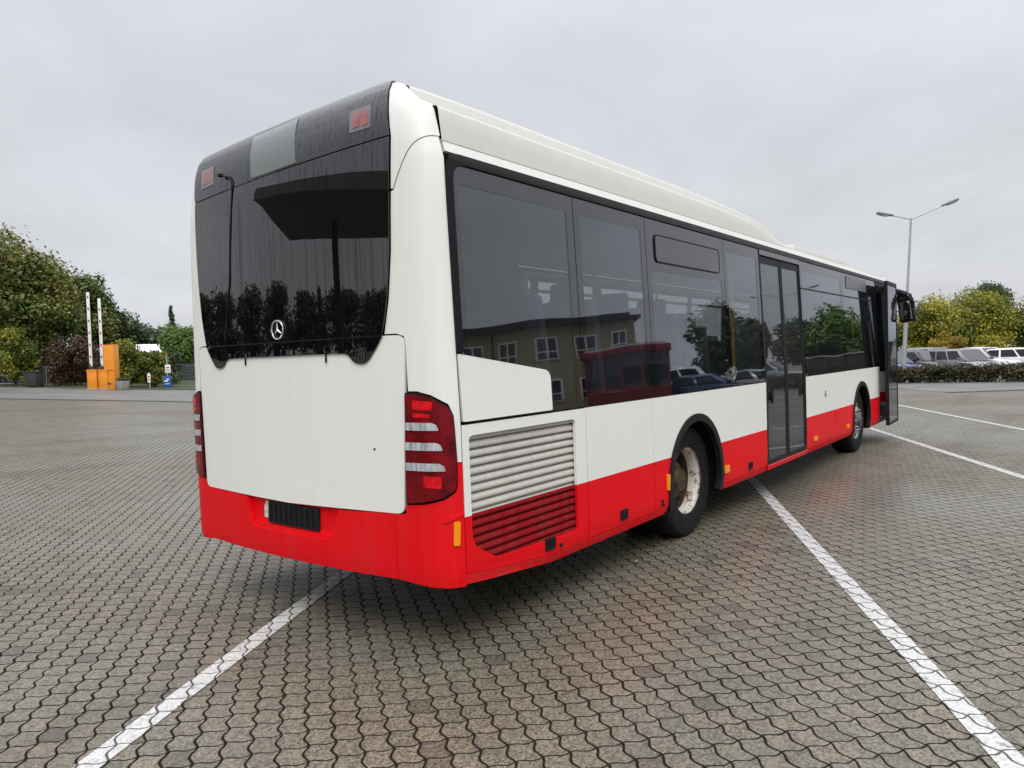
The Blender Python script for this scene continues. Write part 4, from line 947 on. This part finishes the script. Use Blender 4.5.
# ------------------------------------------------------------------ cars
M_CTYRE = M_TYRE
def car(name, label, cat, l, d, heading, paint_col, Lg=4.4, Wd=1.78, H=1.47, kind='hatch', group='cars parked behind the hedge', metal=.3):
    root = empty(name, site(l, d), heading, label=label, cat=cat, group=group)
    mp = pmat(name+'_paint_'+str(len(MATS)), paint_col, .25, metal=metal, var=.05, coat=1)
    hw = Wd/2; x1 = Lg/2; x0 = -Lg/2
    belt = .60*H if kind != 'van' else .58*H
    st = [(x0, .42, .62*H if kind != 'saloon' else .56*H, .80), (x0+.12, .28, belt+.02, .93), (x0+.9, .22, belt+.02, 1.0), (0, .2, belt, 1.0), (x1-1.35, .22, belt-.02, .99), (x1-1.0, .22, .555*H, .98), (x1-.45, .24, .51*H, .93), (x1-.12, .28, .44*H, .82), (x1, .36, .36*H, .66)]
    bm = bmesh.new(); prev = None
    for x, zb, zt, k in st:
        w = hw*k; r = [(-w*.86, zb), (-w*.98, zb+.14), (-w, (zb+zt)/2+.02), (-w*.965, zt-.06), (-w*.86, zt), (0, zt+.025), (w*.86, zt), (w*.965, zt-.06), (w, (zb+zt)/2+.02), (w*.98, zb+.14), (w*.86, zb)]
        r = [bm.verts.new((x, y, z)) for y, z in r]
        if prev:
            for i in range(len(r)): j = (i+1) % len(r); bm.faces.new((prev[i], r[i], r[j], prev[j]))
        else: bm.faces.new(r[::-1])
        prev = r
    bm.faces.new(prev); bmesh.ops.recalc_face_normals(bm, faces=bm.faces[:])
    body = link('body', bm, mp, root, smooth=38)
    # wheel openings
    fx, rx = x1-.86, x0+.82
    for wx in (fx, rx):
        for sg in (-1, 1):
            bm = bmesh.new(); pr = [(.37, 0), (.37, .03)]; lathe_y(bm, [(0, -.01*sg), (.36, -.01*sg), (.36, .2*-sg), (.0, .2*-sg)], 24, (wx, sg*(hw*.985), .33)); link('wheel_arch', bm, M_DARK, body)
            w = empty('wheel', (wx, sg*(hw-.02), .31)); w.parent = root
            Y = (lambda v: v) if sg < 0 else (lambda v: -v)
            bm = bmesh.new(); lathe_y(bm, [(.20, Y(-.005)), (.24, Y(-.02)), (.29, Y(-.015)), (.31, Y(.02)), (.31, Y(.17)), (.2, Y(.19))], 28); bmesh.ops.recalc_face_normals(bm, faces=bm.faces[:]); link('tyre', bm, M_TYRE, w)
            bm = bmesh.new(); lathe_y(bm, [(.205, Y(-.008)), (.19, Y(.01)), (.06, Y(-.005)), (0, Y(-.01))], 28); bmesh.ops.recalc_face_normals(bm, faces=bm.faces[:])
            for i in range(5):
                a = 2*math.pi*i/5; bx(bm, (.12*math.cos(a), Y(-.006), .12*math.sin(a)), (.17, .02, .035), Euler((0, -a, 0)))
            link('rim', bm, M_ALU, w)
    # cabin
    if kind == 'estate': cab = (x0+.10, x0+.45, x1-1.95, x1-1.12)
    elif kind == 'van': cab = (x0+.05, x0+.22, x1-1.45, x1-.75)
    elif kind == 'saloon': cab = (x0+.55, x0+1.25, x1-2.0, x1-1.2)
    else: cab = (x0+.06, x0+.55, x1-1.95, x1-1.08)
    xb0, xt0, xt1, xb1 = cab; zb, zt = belt-.02, H; wb, wt = hw*.90, hw*.70
    B = [Vector((xb0, -wb*.94, zb)), Vector((xb1, -wb*.94, zb)), Vector((xb1, wb*.94, zb)), Vector((xb0, wb*.94, zb))]
    T = [Vector((xt0, -wt, zt-.07)), Vector((xt1, -wt, zt-.04)), Vector((xt1, wt, zt-.04)), Vector((xt0, wt, zt-.07))]
    xm = (xt0+xt1)/2
    bm = bmesh.new(); b = [bm.verts.new(v) for v in B]; t = [bm.verts.new(v) for v in T]
    for i in range(4): j = (i+1) % 4; bm.faces.new((b[i], b[j], t[j], t[i]))
    m0, m1 = bm.verts.new((xm, -wt*.9, zt)), bm.verts.new((xm, wt*.9, zt)); bm.faces.new((t[0], t[1], m0)); bm.faces.new((t[2], t[3], m1)); bm.faces.new((t[1], t[2], m1, m0)); bm.faces.new((t[3], t[0], m0, m1))
    bmesh.ops.bevel(bm, geom=[e for e in bm.edges if not e.is_boundary], offset=.05, segments=2, affect='EDGES')
    link('cabin', bm, mp, body, smooth=50)
    def quad(name, a, b, c, d, ins=(.1, .1, .12, .1), off=.012, mat=None, par=root):
        mat = mat or (M_CARS if name == 'side_window' else M_CARG)
        """glass set in the face a-b (lower edge), d-c (upper edge)"""
        f = lambda u, v: a.lerp(b, u).lerp(d.lerp(c, u), v)
        n = (b-a).cross(d-a).normalized(); bm = bmesh.new()
        P = rpoly([(ins[0], ins[2]), (1-ins[1], ins[2]), (1-ins[1], 1-ins[3]), (ins[0], 1-ins[3])], .05, 3)
        o = [bm.verts.new(f(u, v)+n*off) for u, v in P]; i_ = [bm.verts.new(f(u, v)-n*.02) for u, v in P]
        bm.faces.new(o); k = len(o)
        for q in range(k): r = (q+1) % k; bm.faces.new((o[r], o[q], i_[q], i_[r]))
        return link(name, bm, mat, par, smooth=20)
    quad('windscreen', B[1], B[2], T[2], T[1], (.07, .07, .05, .08))
    quad('rear_window', B[3], B[0], T[0], T[3], (.09, .09, .22, .1))
    for a, bq, c, dq in ((B[0], B[1], T[1], T[0]), (B[2], B[3], T[3], T[2])):
        fl = (a is B[2]); nw = 3 if kind in ('estate', 'van') else 2
        cuts = ([.06, .47, .92] if nw == 2 else [.04, .30, .60, .93])
        for k in range(nw):
            u0, u1 = cuts[k]+.012, cuts[k+1]-.012
            if fl: u0, u1 = 1-u1, 1-u0
            quad('side_window', a.lerp(bq, u0), a.lerp(bq, u1), dq.lerp(c, u1), dq.lerp(c, u0), (0.02, .02, .10, .12))
    bm = bmesh.new(); bx(bm, (x1-.03, 0, .36), (.10, Wd*.62, .13), bev=.03); link('front_grille', bm, M_BLK, body)
    bm = bmesh.new(); bx(bm, (x1+.035, 0, .33), (.012, .52, .11)); link('number_plate', bm, M_WHT, body)
    for sg in (-1, 1):
        bm = bmesh.new(); bmesh.ops.create_uvsphere(bm, u_segments=14, v_segments=8, radius=.12, matrix=Matrix.Translation((x1-.17, sg*hw*.66, .40*H)) @ Matrix.Rotation(R_(-22*sg), 4, 'Z') @ Matrix.Diagonal((1.1, 1.6, .62, 1))); link('headlight', bm, M_CLR, root)
        bm = bmesh.new(); bmesh.ops.create_uvsphere(bm, u_segments=12, v_segments=8, radius=.1, matrix=Matrix.Translation((x0+.07, sg*hw*.74, .56*H)) @ Matrix.Diagonal((.6, 1, 1.1, 1))); link('tail_light', bm, M_REDL, root)
        bm = bmesh.new(); bx(bm, (xb1-.28, sg*(hw+.07), belt+.07), (.12, .20, .14), bev=.03); link('wing_mirror', bm, mp if kind != 'hatch' else M_BLK, root)
    return root
HD = R_(-136)
car('parked_car', 'blue hatchback nosing out behind the lamp post', 'car', -20.9, 41.0, HD, (.02, .06, .30), H=1.45)
car('parked_car', 'black hatchback parked between the blue car and the silver car', 'car', -24.2, 43.5, HD, (.02, .021, .024), H=1.5)
car('parked_car', 'silver-grey people carrier behind the hedge', 'car', -25.2, 41.5, HD, (.22, .22, .225), H=1.52, kind='van', Lg=4.3, metal=.6)
car('parked_car', 'white hatchback half hidden behind the silver-grey car', 'car', -29.2, 45.5, HD, (.62, .60, .60), H=1.55, metal=0)
car('parked_car', 'white estate car seen from the side behind the hedge', 'car', -30.6, 44, R_(-97), (.66, .67, .68), H=1.46, kind='estate', Lg=4.6, metal=0)
car('parked_van', 'grey van in the rear row behind the black hatchback', 'van', -27.4, 48.5, HD, (.20, .205, .21), H=1.62, kind='van', Lg=4.7, metal=.1)
car('parked_car', 'dark grey saloon at the far end of the hedge, cut by the picture edge', 'car', -32.2, 42, HD, (.10, .11, .13), H=1.42, kind='saloon', metal=.4)
# ------------------------------------------------------------------ lamp post
M_GALV = pmat('galvanised_steel', (.42, .43, .44), .45, metal=.6, var=.15, scale=12)
def lamp(name, label, p, lean, h, arms, group=None):
    r = empty(name, p, label=label, cat='street lamp', group=group)
    v = Vector((lean[0], lean[1], 1)).normalized(); top = v*h
    bm = bmesh.new(); path_tube(bm, [Vector((0, 0, -.2)), v*h*.42, v*h*.425, top], [.095, .085, .06, .042], 14); link('pole', bm, M_GALV, r)
    for a, ln, rise in arms:
        e = top+Vector((math.cos(a)*ln, math.sin(a)*ln, rise)); dr_ = (e-top).normalized()
        bm = bmesh.new(); tube(bm, top-v*.05, e, .032, .026, 10); ar = link('arm', bm, M_GALV, r)
        q = dr_.to_track_quat('X', 'Z'); bm = bmesh.new()
        bx(bm, (0, 0, 0), (.72, .24, .11), bev=.045)
        for vtx in bm.verts:
            if vtx.co.x < -.2: vtx.co.y *= .55; vtx.co.z *= .75
        bmesh.ops.transform(bm, matrix=Matrix.Translation(e+dr_*.30) @ q.to_matrix().to_4x4(), verts=bm.verts[:]); hd_ = link('lamp_head', bm, pmat('lamp_housing', (.16, .16, .165), .5), ar)
        bm = bmesh.new(); bmesh.ops.create_uvsphere(bm, u_segments=14, v_segments=8, radius=.5, matrix=Matrix.Translation(e+dr_*.36) @ q.to_matrix().to_4x4() @ Matrix.Translation((0, 0, -.05)) @ Matrix.Diagonal((.46, .18, .10, 1))); link('lamp_cover', bm, M_CLR, hd_)
    return r
lamp('street_lamp', 'tall steel street lamp with two arms standing at the end of the hedge', Vector((34.384, 2.384, 0)), (.039, -.051), 7.22, ((R_(-66), 1.28, .46), (R_(120), .80, .17)))
# ------------------------------------------------------------------ gate: barriers, pay column, planter, bin, signs, fence
M_ORG = pmat('orange_paint', (.78, .27, .012), .4, var=.08, scale=3, coat=.3)
M_ARMW = pmat('barrier_white', (.78, .78, .77), .45, var=.06)
M_ARMR = pmat('barrier_red', (.45, .03, .03), .45, var=.15)
M_CONC = pmat('concrete', (.36, .35, .31), .85, var=.2, scale=8, bump=.4)
M_PLA = pmat('grey_plastic', (.03, .033, .036), .5, var=.2)
M_BLUE = pmat('sign_blue', (.03, .10, .33), .4, var=.05)
M_BRED = pmat('dull_red_board', (.20, .014, .022), .5, var=.2)
YR = YAW+math.pi            # facing the camera side of the lot
def cabinet(l, d, label, armtop, rot=0):
    p = site(l, d); c = empty('barrier_gate', p, YAW+rot, label=label, cat='barrier', group='barriers at the gate')
    bm = bmesh.new(); bx(bm, (0, 0, .48), (.42, .44, .94), bev=.02); link('cabinet', bm, M_ORG, c)
    bm = bmesh.new(); bx(bm, (0, 0, .02), (.50, .50, .05), bev=.01); link('base_plate', bm, M_CONC, c)
    bm = bmesh.new(); bx(bm, (-.19, 0, .90), (.06, .46, .06)); bx(bm, (0, 0, .965), (.44, .46, .03), bev=.01); link('lid', bm, M_ORG, c)
    bm = bmesh.new(); bx(bm, (-.05, .05, 1.04), (.12, .20, .20), bev=.02); bx(bm, (-.05, .12, 1.16), (.08, .09, .22), bev=.01); link('arm_bracket', bm, M_PLA, c)
    h = armtop; bm = bmesh.new(); bx(bm, (-.06, .05, 1.15+h/2), (.05, .135, h), Euler((R_(.2), 0, 0)), bev=.012); a = link('barrier_arm', bm, M_ARMW, c)
    z = 1.15+.45
    while z < 1.15+h-.08:
        bm = bmesh.new(); bx(bm, (-.06, .05+(z-1.15-h/2)*math.tan(R_(-.2)), z), (.056, .062, .13)); link('red_reflector', bm, M_ARMR, a); z += .58
    return c
cabinet(20.44, 36.2, 'orange barrier cabinet on the outer side, with the taller raised arm', 3.58, R_(8))
cabinet(19.98, 36.35, 'orange barrier cabinet next to the tall orange column, with the shorter arm', 3.30, R_(4))
c = empty('access_column', site(19.66, 36.45), YAW, label='tall plain orange column beside the barrier cabinets', cat='ticket column')
bm = bmesh.new(); bx(bm, (0, 0, 1.10), (.50, .50, 2.20), bev=.025); link('housing', bm, M_ORG, c)
bm = bmesh.new(); bx(bm, (-.278, .06, .30), (.012, .28, .07), bev=.004); link('slot', bm, M_PLA, c)
bm = bmesh.new(); bx(bm, (-.276, 0, .95), (.006, .56, .012)); link('panel_gap', bm, M_DARK, c)
c = empty('planter', site(19.05, 36.2), label='round concrete planter tub beside the orange column', cat='planter')
def zlathe(prof, n=28):
    bm = bmesh.new(); rings = []
    for r, z in prof: rings.append([bm.verts.new((r*math.cos(2*math.pi*i/n), r*math.sin(2*math.pi*i/n), z)) for i in range(n)])
    for A, B in zip(rings, rings[1:]):
        for i in range(n): j = (i+1) % n; bm.faces.new((A[i], A[j], B[j], B[i]))
    bm.faces.new(rings[0][::-1]); bm.faces.new(rings[-1]); return bm
link('tub', zlathe([(.24, 0), (.27, .03), (.34, .40), (.35, .44), (.31, .44), (.30, .36)]), M_CONC, c, smooth=35)
leaves('plant', c, G_DARK, [((0, 0, .48), (.24, .24, .16))], 420, .07, 91)
c = empty('wheelie_bin', site(24.15, 37.4), YAW-.2, label='dark grey wheeled rubbish bin under the maple trees', cat='bin')
bm = bmesh.new(); fs = bx(bm, (0, 0, .40), (.5, .72, .70), bev=.03)
for v in bm.verts:
    if v.co.z < .2: v.co.x *= .85; v.co.y *= .85
link('bin_body', bm, M_PLA, c)
bm = bmesh.new(); bx(bm, (0, 0, .775), (.56, .78, .06), bev=.02); tube(bm, (.29, -.36, .76), (.29, .36, .76), .018, n=8); link('lid', bm, M_PLA, c)
for s in (-1, 1):
    bm = bmesh.new(); lathe_y(bm, [(0, -.03), (.08, -.03), (.08, .03), (0, .03)], 18, (.2, s*.30, .08)); link('wheel', bm, M_BLK, c)
# wire fence under the maples
c = empty('wire_fence', site(24.6, 39.6), label='low grey wire mesh fence under the maple trees', cat='fence')
def wire_fence():
    a, b = site(29, 39.3)-c.location, site(22.2, 39.9)-c.location
    for i in range(6):
        p = a.lerp(b, i/5); bm = bmesh.new(); tube(bm, (p.x, p.y, p.z-.05), (p.x, p.y, p.z+1.02), .03, n=10); link('fence_post', bm, M_GALV, c)
    bm = bmesh.new()
    for z in (.06, .5, .98): tube(bm, a+Vector((0, 0, z)), b+Vector((0, 0, z)), .012, n=6)
    n = 60
    for i in range(n): p = a.lerp(b, i/n); tube(bm, p+Vector((0, 0, .06)), p+Vector((0, 0, .98)), .005, n=4, caps=False)
    link('mesh_panel', bm, M_GALV, c)
wire_fence()
# white shed glimpsed below the crowns, and the white roofed hall
def shed(name, label, l, d, rz, w, dp, h, rh, wallc, roofc, cat='building', wins=()):
    s = empty(name, site(l, d), rz, label=label, cat=cat)
    bm = bmesh.new(); bx(bm, (0, 0, h/2), (dp, w, h)); link('wall', bm, pmat(name+'_wall', wallc, .7, var=.1), s)
    bm = bmesh.new(); e = .25; v = [bm.verts.new(q) for q in ((-dp/2-e, -w/2-e, h), (dp/2+e, -w/2-e, h), (dp/2+e, w/2+e, h), (-dp/2-e, w/2+e, h), (0, -w/2-e, h+rh), (0, w/2+e, h+rh))]
    for f in ((0, 4, 5, 3), (1, 2, 5, 4), (0, 1, 4), (3, 5, 2), (0, 3, 2, 1)): bm.faces.new([v[i] for i in f])
    link('roof', bm, pmat(name+'_roof', roofc, .45, var=.08), s, smooth=0)
    for (y, z, ww, hh) in wins:
        bm = bmesh.new(); bx(bm, (-dp/2-.01, y, z), (.06, ww, hh), bev=.01); f = link('window', bm, M_ARMW, s)
        bm = bmesh.new(); bx(bm, (-dp/2-.042, y, z), (.012, ww*.84, hh*.84)); link('pane', bm, M_CARG, f)
    return s
shed('white_shed', 'small white shed glimpsed under the maple crowns behind the wire fence', 26.3, 46, YAW, 2.2, 2.5, 1.75, .3, (.66, .67, .68), (.3, .3, .3))
shed('white_roofed_hall', 'low hall with a bright white roof showing above the bushes', 33.9, 70, YAW+.5, 2.2, 4.0, 1.75, .85, (.5, .48, .44), (.80, .81, .82), wins=((-.5, 1.0, .6, .6), (.5, 1.0, .6, .6)))
shed('brick_outbuilding', 'small outbuilding with a red tiled roof just beside the bus corner', 23.0, 66, YAW, 4, 5, 1.9, 1.2, (.35, .30, .25), (.28, .07, .035))
c = empty('board_fence', site(22.5, 49), label='dark grey board fence beyond the signs, beside the bus corner', cat='fence')
def board_fence():
    a, b = site(26.5, 49)-c.location, site(16.5, 49.5)-c.location; n = 5
    for i in range(n+1):
        p = a.lerp(b, i/n); bm = bmesh.new(); bx(bm, (p.x, p.y, p.z+.62), (.10, .10, 1.26), Euler((0, 0, YAW))); link('fence_post', bm, M_PLA, c)
    mfence = pmat('dark_fence_boards', (.045, .048, .055), .7, var=.3, scale=4, stretch=(1, 1, 8))
    for i in range(n):
        p, q = a.lerp(b, i/n), a.lerp(b, (i+1)/n); bm = bmesh.new()
        for k in range(6):
            z = .14+.19*k; m_ = (p+q)/2+Vector((0, 0, z)); d_ = (q-p); bx(bm, m_, (d_.length-.1, .03, .175), Euler((0, 0, math.atan2(d_.y, d_.x))))
        link('fence_panel', bm, mfence, c)
board_fence()
def sign(name, label, l, d, boards, hp, rz=0):
    s = empty(name, site(l, d), YAW+rz, label=label, cat='sign')
    bm = bmesh.new(); tube(bm, (0, 0, -.1), (0, 0, hp), .03, n=10); link('post', bm, M_GALV, s)
    for nm, y, z, w, h, m_ in boards:
        bm = bmesh.new(); bx(bm, (-.045, y, z), (.03, w, h), bev=.006); b_ = link(nm, bm, m_, s)
        if m_ is M_BLUE:
            bm = bmesh.new(); bx(bm, (-.0625, y+.05, z+.03), (.006, w*.5, h*.12)); bx(bm, (-.0625, y-.04, z+.12), (.006, w*.3, h*.12)); bx(bm, (-.0625, y, z-.12), (.006, w*.62, h*.05)); link('white_print', bm, M_ARMW, b_)
        elif m_ is M_ARMW:
            bm = bmesh.new(); bx(bm, (-.0625, y, z+h*.15), (.006, w*.6, h*.14)); bx(bm, (-.0625, y, z-h*.15), (.006, w*.7, h*.08)); link('red_print', bm, M_ARMR, b_)
    return s
sign('notice_sign', 'blue information board with a white notice above it on one post', 17.85, 38.4, (('blue_board', 0, .36, .40, .60, M_BLUE), ('white_notice', -.06, 1.02, .28, .42, M_ARMW)), 1.75)
sign('marker_post', 'thin white marker post in front of the dark green bush', 18.4, 37.6, (('white_plate', 0, .55, .16, .46, M_ARMW),), .85)
sign('flag_sign', 'small pale sign on a thin pole in front of the dark fence', 16.9, 46.5, (('pale_board', 0, 1.0, .24, .34, M_ARMW),), 1.2)
# ------------------------------------------------------------------ what the bus windows mirror: the yard on the other side
def building():
    b = empty('yellow_office_building', (36.0, -28.2, 0), R_(146), label='two storey yellow office building with dark eaves, mirrored in the bus windows', cat='building')
    wall = pmat('ochre_render', (.36, .32, .21), .8, var=.12, scale=1.5)
    bm = bmesh.new(); bx(bm, (-4, 0, 2.75), (8, 17, 5.5)); link('wall', bm, wall, b)
    bm = bmesh.new(); bx(bm, (-4, 0, 5.62), (8.9, 17.9, .24)); bx(bm, (-4, 0, 5.86), (7.6, 16.6, .3)); link('roof', bm, pmat('dark_eaves', (.035, .03, .028), .6), b)
    for z in (1.35, 4.05):
        for i in range(7):
            y = -7.2+2.4*i; bm = bmesh.new(); bx(bm, (.02, y, z), (.10, 1.35, 1.45), bev=.01); f = link('window', bm, M_ARMW, b)
            bm = bmesh.new()
            for s in (-1, 1): bx(bm, (.078, y+s*.31, z+.24), (.012, .50, .78)); bx(bm, (.078, y+s*.31, z-.44), (.012, .50, .40))
            link('pane', bm, M_CARG, f)
    bm = bmesh.new(); tube(bm, (.10, 1.1, 0), (.10, 1.1, 5.5), .06, n=10); link('downpipe', bm, M_PLA, b)
    p = empty('red_glazed_pavilion', (30.6, -16.9, 0), R_(152), label='single storey red pavilion with a band of windows beside the yellow building', cat='building')
    bm = bmesh.new(); bx(bm, (-1.5, 0, .55), (3.0, 4.4, 1.1)); bx(bm, (-1.5, 0, 2.95), (3.3, 4.7, .35), bev=.04); link('wall', bm, M_BRED, p)
    bm = bmesh.new()
    for i in range(5): bx(bm, (-.05, -2.15+1.075*i, 1.95), (.1, .1, 1.7))
    link('mullion', bm, M_BRED, p)
    for i in range(4):
        bm = bmesh.new(); bx(bm, (-.08, -1.61+1.075*i, 1.95), (.04, .98, 1.68)); link('window', bm, M_CARG, p)
    bm = bmesh.new(); bx(bm, (-1.5, 0, 3.18), (3.0, 4.2, .10)); link('roof', bm, pmat('pale_flat_roof', (.5, .5, .5), .6), p)
building()
def canopy():
    c = empty('forecourt_canopy', (-12.2, 9.4, terr(-9, 9.4)*0), 0, label='flat forecourt canopy on steel posts behind the bus, mirrored in its rear window', cat='canopy')
    a = Vector((-4.05, 7.3)); b = Vector((-6.7, 4.2)); u = (b-a).normalized(); n = Vector((u.y, -u.x)) 
    if n.dot(Vector((-1, 1))) < 0: n = -n
    bm = bmesh.new(); o = c.location
    def pt(s, t, z): q = a+u*s+n*t; return Vector((q.x, q.y, z))-o
    z0, z1 = 4.72, 5.16; P = [(0, 0), (14, 0), (14, 6.3), (0, 6.3)]
    lo = [bm.verts.new(pt(s, t, z0)) for s, t in P]; hi = [bm.verts.new(pt(s, t, z1)) for s, t in P]
    bm.faces.new(lo); bm.faces.new(hi)
    for i in range(4): j = (i+1) % 4; bm.faces.new((lo[i], lo[j], hi[j], hi[i]))
    bmesh.ops.recalc_face_normals(bm, faces=bm.faces[:]); link('canopy_roof', bm, pmat('canopy_grey', (.17, .19, .18), .6, var=.08), c, smooth=0)
    for s, t in ((2.4, 3.4), (11, 3.4)):
        bm = bmesh.new(); q = pt(s, t, 0); bx(bm, (q.x, q.y, z0/2), (.22, .22, z0), Euler((0, 0, math.atan2(u.y, u.x)))); link('post', bm, M_PLA, c)
canopy()
def pdir(az, dist, o=(1.0, -1.3)): return o[0]+math.cos(R_(az))*dist, o[1]+math.sin(R_(az))*dist
def ld(x, y): q = Vector((x, y))-C2; return q.dot(LH), q.dot(FH)
for az, dist, h, r, s, lab in ((-21.5, 37, 5.6, 1.9, 60, 'slim dark tree beside the red pavilion, mirrored in the third bus window'), (-19.3, 38, 4.4, 1.5, 61, 'smaller dark tree next to the slim tree across the yard'), (-14.6, 50, 5.3, 2.6, 62, 'round dark tree across the yard, mirrored beside the middle door'), (-12.6, 50, 5.9, 2.9, 63, 'broadest round tree across the yard, mirrored ahead of the middle door')):
    l, d = ld(*pdir(az, dist, (3.5, -1.3))); tree('yard_tree', lab, 'tree', l, d, h, r, G_DARK if s != 63 else G_MID, s, n=5000, leaf=.28, trunk=.8, nclump=34)
for i, (az, dist, h) in enumerate(((103, 62, 6.0), (107, 60, 6.6), (111, 64, 6.2), (115.5, 60, 5.6), (120, 62, 6.4), (125, 58, 5.8), (130, 60, 5.6), (136, 60, 6.0), (142, 58, 5.6))):
    l, d = ld(*pdir(az, dist, (0, 0))); tree('boundary_tree', 'dark tree in the row behind the lot, mirrored in the rear window', 'tree', l, d, h, 4.2, G_DARK, 200+i, n=4200, leaf=.42, trunk=.1, nclump=44, shape='dome', group='boundary trees mirrored in the rear window')
l, d = ld(*pdir(133, 22, (0, 0))); tree('poplar', 'young narrow poplar by the canopy posts, mirrored in the rear window', 'tree', l, d, 3.4, .6, G_DARK, 220, n=1500, leaf=.16, trunk=.3, nclump=24, shape='cone')
x, y = pdir(-16.2, 62, (3.5, -1.3)); lamp('street_lamp', 'second twin-armed street lamp across the yard, mirrored in the middle door', Vector((x, y, 0)), (0, 0), 7.2, ((R_(70), 2.2, .7), (R_(-110), 2.2, .5)))
wall_az = ((-13.5, 47), (-8.5, 52))
bw = empty('boundary_wall', (0, 0, 0), label='low dark brick wall across the yard in front of the mirrored trees', cat='wall')
a, b = Vector(pdir(-14.8, 45, (3.5, -1.3))), Vector(pdir(-6, 50, (3.5, -1.3)))
bw.location = (*((a+b)/2), 0); bm = bmesh.new(); bx(bm, (0, 0, .9), ((b-a).length, .3, 1.8), Euler((0, 0, math.atan2((b-a).y, (b-a).x)))); link('wall_body', bm, pmat('dark_brick', (.05, .04, .035), .8, var=.25), bw)
bm = bmesh.new(); bx(bm, (0, 0, 1.84), ((b-a).length+.1, .4, .08), Euler((0, 0, math.atan2((b-a).y, (b-a).x))), bev=.01); link('coping', bm, M_CONC, bw)
for az, dist, col, lab, kd in ((-24.2, 36, (.6, .6, .62), 'white delivery van across the yard beside the red pavilion', 'van'), (-22.2, 34, (.05, .08, .2), 'dark blue car across the yard in front of the slim tree', 'hatch'), (-17.5, 36, (.35, .36, .38), 'grey car across the yard, mirrored in the middle door', 'hatch')):
    l, d = ld(*pdir(az, dist, (3.2, -1.3))); car('yard_'+('van' if kd == 'van' else 'car'), lab, 'van' if kd == 'van' else 'car', l, d, R_(75), col, kind=kd, H=1.9 if kd == 'van' else 1.45, group='vehicles across the yard')
# ------------------------------------------------------------------ fallen leaves
def litter():
    rng = np.random.default_rng(8); n = 70; bm = bmesh.new()
    for i in range(n):
        l, d = rng.uniform(-9, 9), rng.uniform(1.6, 16)
        p = site(l, d, .012); a = rng.uniform(0, 6.3); s = rng.uniform(.012, .028)
        u = Vector((math.cos(a), math.sin(a), .15*rng.normal())); w = Vector((-math.sin(a), math.cos(a), .25*rng.normal()))
        bm.faces.new([bm.verts.new(p+q) for q in (u*s, w*s*.55+Vector((0, 0, .006)), -u*s*.9, -w*s*.6+Vector((0, 0, .008)))])
    tag(link('fallen_leaves', bm, pmat('fallen_leaf', (.30, .19, .05), .7, var=.7, scale=3), smooth=0), label='scattered small yellow fallen leaves on the paving', cat='leaves', kind='stuff')
litter()
